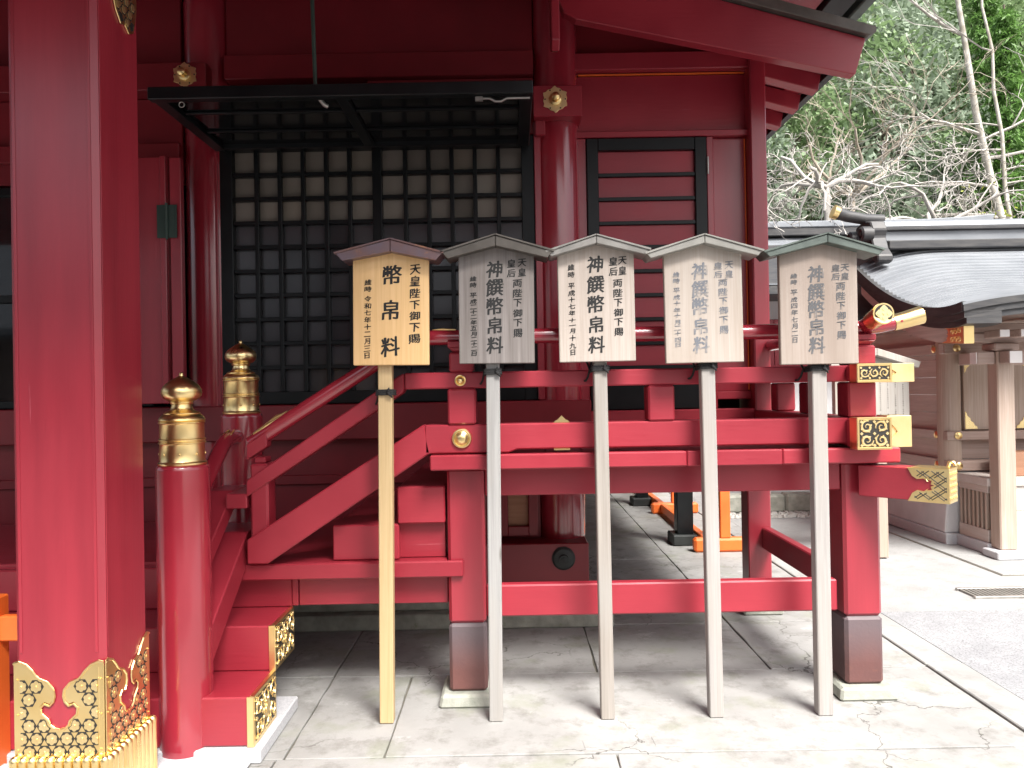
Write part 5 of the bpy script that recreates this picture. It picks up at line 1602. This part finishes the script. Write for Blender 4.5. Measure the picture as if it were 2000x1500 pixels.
def limbs(mb, p, d, L_, r, depth, rg, spread=.7, up=.15, nseg=4, kids=(2, 3), taper=.62, wig=.22, tips=None, minr=.004):
    pts, rs = [Vector(p)], [r]
    d = Vector(d).normalized()
    for k in range(nseg):
        d = (d + Vector((rg.uniform(-wig, wig), rg.uniform(-wig, wig), rg.uniform(-wig, wig) + up * .2))).normalized()
        pts.append(pts[-1] + d * (L_ / nseg))
        rs.append(max(minr, r * (1 - (1 - taper) * (k + 1) / nseg)))
    mb.tube([tuple(q) for q in pts], rs, 6 if r > .03 else (4 if r > .012 else 3))
    if tips is not None: tips.append(pts[-1])
    if depth <= 0: return
    for _ in range(rg.randint(*kids)):
        i = rg.randint(max(1, nseg - 3), nseg)
        nd = (d + Vector((rg.uniform(-spread, spread), rg.uniform(-spread, spread), rg.uniform(-spread, spread) * .8 + up))).normalized()
        limbs(mb, pts[i], nd, L_ * rg.uniform(.58, .82), max(minr, rs[i] * rg.uniform(.55, .75)), depth - 1, rg, spread, up, nseg, kids, taper, wig, tips, minr)

def evergreen(name, label, cat, x, y, h, rx, leaf, seed, size, per, group, nclump=26, droop=0.2, low=.25, bark='bark_dark', flat=.7, aspect=.5):
    rg = random.Random(seed)
    z0 = hill_z(x, y)
    t = thing(name, label, cat, (x, y, z0 - .1), group)
    mb = MB()
    mb.tube([(x, y, z0 - .3), (x + rg.uniform(-.1, .1), y, z0 + h * .4), (x + rg.uniform(-.2, .2), y, z0 + h * .92)], [h * .022, h * .016, h * .004], 8)
    cs, rs = [], []
    for k in range(nclump):
        f = low + (1 - low) * (k + rg.random()) / nclump
        prof = math.sin(math.pi * (0.12 + .80 * (f - low) / (1 - low))) ** .7
        a = rg.uniform(0, 6.283)
        rr = rx * prof * rg.uniform(.35, 1.0)
        c = (x + rr * math.cos(a), y + rr * math.sin(a), z0 + h * f + rg.uniform(-.2, .2))
        cs.append(c); rs.append(rx * rg.uniform(.26, .50))
        mb.tube([(x, y, z0 + h * max(.1, f - .12)), ((x + c[0]) / 2, (y + c[1]) / 2, c[2] - .1), c], [h * .007, h * .004, .006], 5)
    mb.build('trunk', bark, t, smooth=60)
    V, F = leaf_cloud(cs, rs, per, size, aspect, flat, droop, seed)
    np_mesh('crown', V, F, leaf, t)
    return t
def cedar(label, x, y, h, rx, seed):
    rg = random.Random(seed)
    z0 = hill_z(x, y)
    t = thing('cedar_tree', label, 'tree', (x, y, z0 - .1), 'trees on the hillside')
    mb = MB()
    mb.tube([(x, y, z0 - .3), (x, y, z0 + h)], [h * .02, .02], 8)
    cs, rs = [], []
    n = int(h * 9)
    for k in range(n):
        f = .08 + .9 * k / n
        a = k * 2.4 + rg.uniform(-.3, .3)
        rr = rx * (1.02 - f) * rg.uniform(.6, 1.0)
        tip = (x + rr * math.cos(a), y + rr * math.sin(a), z0 + h * f - rr * .25)
        mb.tube([(x, y, z0 + h * f), tip], [.03, .006], 4)
        for s in (.4, .7, 1.0):
            cs.append((x + rr * s * math.cos(a), y + rr * s * math.sin(a), z0 + h * f - rr * .25 * s)); rs.append(.22 + .22 * (1.1 - f))
    mb.build('trunk', 'bark_dark', t)
    V, F = leaf_cloud(cs, rs, 420, .085, .22, .6, .55, seed)
    np_mesh('crown', V, F, 'leaf_cedar', t)
G = 'trees on the hillside'
EV = [  # x, y, h, rx, leaf, size
    (5.6, 18.0, 4.6, 1.9, 'leaf_grey', .085), (8.6, 18.2, 4.3, 1.8, 'leaf_grey', .095), (11.0, 18.2, 5.2, 2.0, 'leaf_mid', .08),
    (7.0, 19.6, 5.6, 2.1, 'leaf_mid', .085), (9.9, 20.2, 6.0, 2.3, 'leaf_grey', .095), (12.6, 19.0, 6.0, 2.2, 'leaf_grey', .09),
    (6.2, 21.5, 6.5, 2.5, 'leaf_pale', .10), (9.0, 22.5, 6.8, 2.6, 'leaf_mid', .10), (12.0, 22.5, 6.8, 2.6, 'leaf_grey', .10),
    (15.0, 22.0, 6.8, 2.6, 'leaf_mid', .10), (8.0, 26.0, 7.5, 2.9, 'leaf_pale', .12), (12.0, 26.5, 7.5, 3.0, 'leaf_grey', .12),
    (16.0, 26.0, 7.5, 2.9, 'leaf_mid', .12), (10.5, 30.5, 8.5, 3.4, 'leaf_pale', .14), (15.5, 31.0, 8.5, 3.4, 'leaf_mid', .14), (20.5, 30.0, 8.5, 3.4, 'leaf_mid', .14),
    (13.0, 36.0, 9.5, 4.0, 'leaf_pale', .17), (19.0, 36.5, 9.5, 4.0, 'leaf_mid', .17)]
LB = {'leaf_grey': 'grey green broadleaf evergreen on the wooded slope', 'leaf_mid': 'dark green bushy evergreen on the wooded slope', 'leaf_pale': 'pale yellowish green tree high on the wooded slope'}
for k, (x, y, h, rx, lf, s) in enumerate(EV):
    evergreen('evergreen_tree', LB[lf], 'tree', x, y, h, rx, lf, 100 + k, s, 330 if y < 20 else 210, G, nclump=26)
cedar('bright green feathery cedar rising behind the mottled trunks', 10.95, 16.6, 8.6, 1.6, 11)
cedar('bright green feathery cedar rising behind the mottled trunks', 12.4, 17.2, 9.0, 1.8, 12)
cedar('bright green feathery cedar rising behind the mottled trunks', 13.0, 20.5, 9.0, 1.9, 13)
for k in (-1, -2, -3):
    pass
# bare trees with pale contorted branches
def bare_tree(label, x, y, h, seed, m, lean=(0, 0), spread=.9, depth=5, group=None, r=.09, up=.05, wig=.3, fork=.42, reach=.30, minr=.004):
    rg = random.Random(seed)
    z0 = hill_z(x, y) if y > 14 else 0.0
    t = thing('bare_tree', label, 'tree', (x, y, z0 - .1), group)
    tr = MB()
    top = Vector((x + lean[0], y + lean[1], z0 + h * fork))
    tr.tube([(x, y, z0 - .3), (x + lean[0] * .3, y + lean[1] * .3, z0 + h * .2), tuple(top)], [r * 1.25, r, r * .8], 10)
    tr.build('trunk', m, t, smooth=60)
    br = MB()
    for k in range(6):
        a = k * 1.05 + rg.uniform(-.4, .4)
        limbs(br, top, (math.cos(a), math.sin(a), rg.uniform(.15, .9)), h * reach, r * .62, depth - 1, rg, spread, up, 5, (2, 3), .6, wig, None, minr)
    br.build('crown', m, t, smooth=60)
bare_tree('bare pale branched tree with drooping contorted twigs above the long roof', 6.0, 14.05, 7.4, 5, 'bark_pale', (-.1, 0), 1.0, 6, r=.075, up=-.06, wig=.42, fork=.60, reach=.155, minr=.0062)
bare_tree('bare pale tree spreading low over the ridge of the long roof', 7.7, 14.1, 6.4, 6, 'bark_pale', (.2, 0), 1.1, 6, r=.07, up=-.05, wig=.42, fork=.60, reach=.19, minr=.0062)
bare_tree('bare pale tree leaning low beside the small shrine ridge', 8.9, 14.3, 5.8, 16, 'bark_pale', (.1, 0), 1.1, 5, r=.07, up=-.02, wig=.4, fork=.6, reach=.19, minr=.007)
bare_tree('leafless brown twiggy tree in front of the hedge of evergreens', 6.9, 15.4, 8.0, 8, 'bark_twig', (.1, 0), .8, 5, r=.06, up=.08, fork=.5, reach=.19)
def slender(label, pts, r, seed, m='bark_birch'):
    rg = random.Random(seed)
    t = thing('slender_tree', label, 'tree', pts[0], None)
    MB().tube(pts, [r * (1 - .6 * k / (len(pts) - 1)) for k in range(len(pts))], 9).build('trunk', m, t, smooth=60)
    br = MB()
    for k in range(7):
        i = rg.randint(1, len(pts) - 2)
        p = Vector(pts[i]).lerp(Vector(pts[i + 1]), rg.random())
        a = rg.uniform(2.2, 4.1) if k % 3 else rg.uniform(-.6, .6)
        limbs(br, p, (math.cos(a), math.sin(a) * .5, rg.uniform(-.1, .35)), 1.5, r * .38, 3, rg, .6, .1, 5, (2, 3), .6, .25)
    br.build('crown', 'bark_pale', t, smooth=60)
hz0 = hill_z(10.2, 15.6)
slender('mottled leaning trunk with moss beside the cedar', [(10.6, 15.6, hz0 - .2), (10.25, 15.6, 4.4), (9.98, 15.65, 5.6), (9.66, 15.6, 7.0), (9.50, 15.6, 8.2), (9.36, 15.65, 9.4), (9.1, 15.6, 11.0)], .095, 3)
slender('thin pale crooked trunk with level bare branches', [(10.2, 15.2, hz0 - .2), (10.12, 15.2, 4.2), (10.0, 15.25, 5.4), (9.93, 15.2, 6.4), (9.78, 15.2, 7.3), (9.74, 15.15, 8.1), (9.58, 15.2, 9.0), (9.6, 15.2, 11)], .05, 4)
# yellow-green spring sprig at the right edge
sp = thing('spring_shrub', 'young shrub with bright yellow green leaves at the edge of the slope', 'shrub', (10.05, 14.2, 0.0))
sb = MB(); tips = []
limbs(sb, (10.05, 14.2, -.2), (0, 0, 1), 2.2, .03, 3, random.Random(3), .55, .25, 4, (2, 3), .6, .15, tips)
sb.build('stems', 'bark_twig', sp, smooth=60)
V, F = leaf_cloud([tuple(q) for q in tips], [.15] * len(tips), 90, .045, .5, .8, 0, 3)
np_mesh('leaves', V, F, 'leaf_spring', sp)
# undergrowth that covers the slope
rg = random.Random(21)
cs, rs = [], []
for k in range(700):
    y = 14.3 + 26 * rg.random() ** 1.3
    x = rg.uniform(2.5, 9 + y * .75)
    cs.append((x, y, hill_z(x, y) + rg.uniform(.05, .5))); rs.append(rg.uniform(.35, .75))
V, F = leaf_cloud(cs, rs, 150, .09, .35, .8, .0, 22)
uo = np_mesh('undergrowth', V, F, 'leaf_under', None, 'stuff')
uo['label'] = 'low brush and ferns covering the slope under the trees'
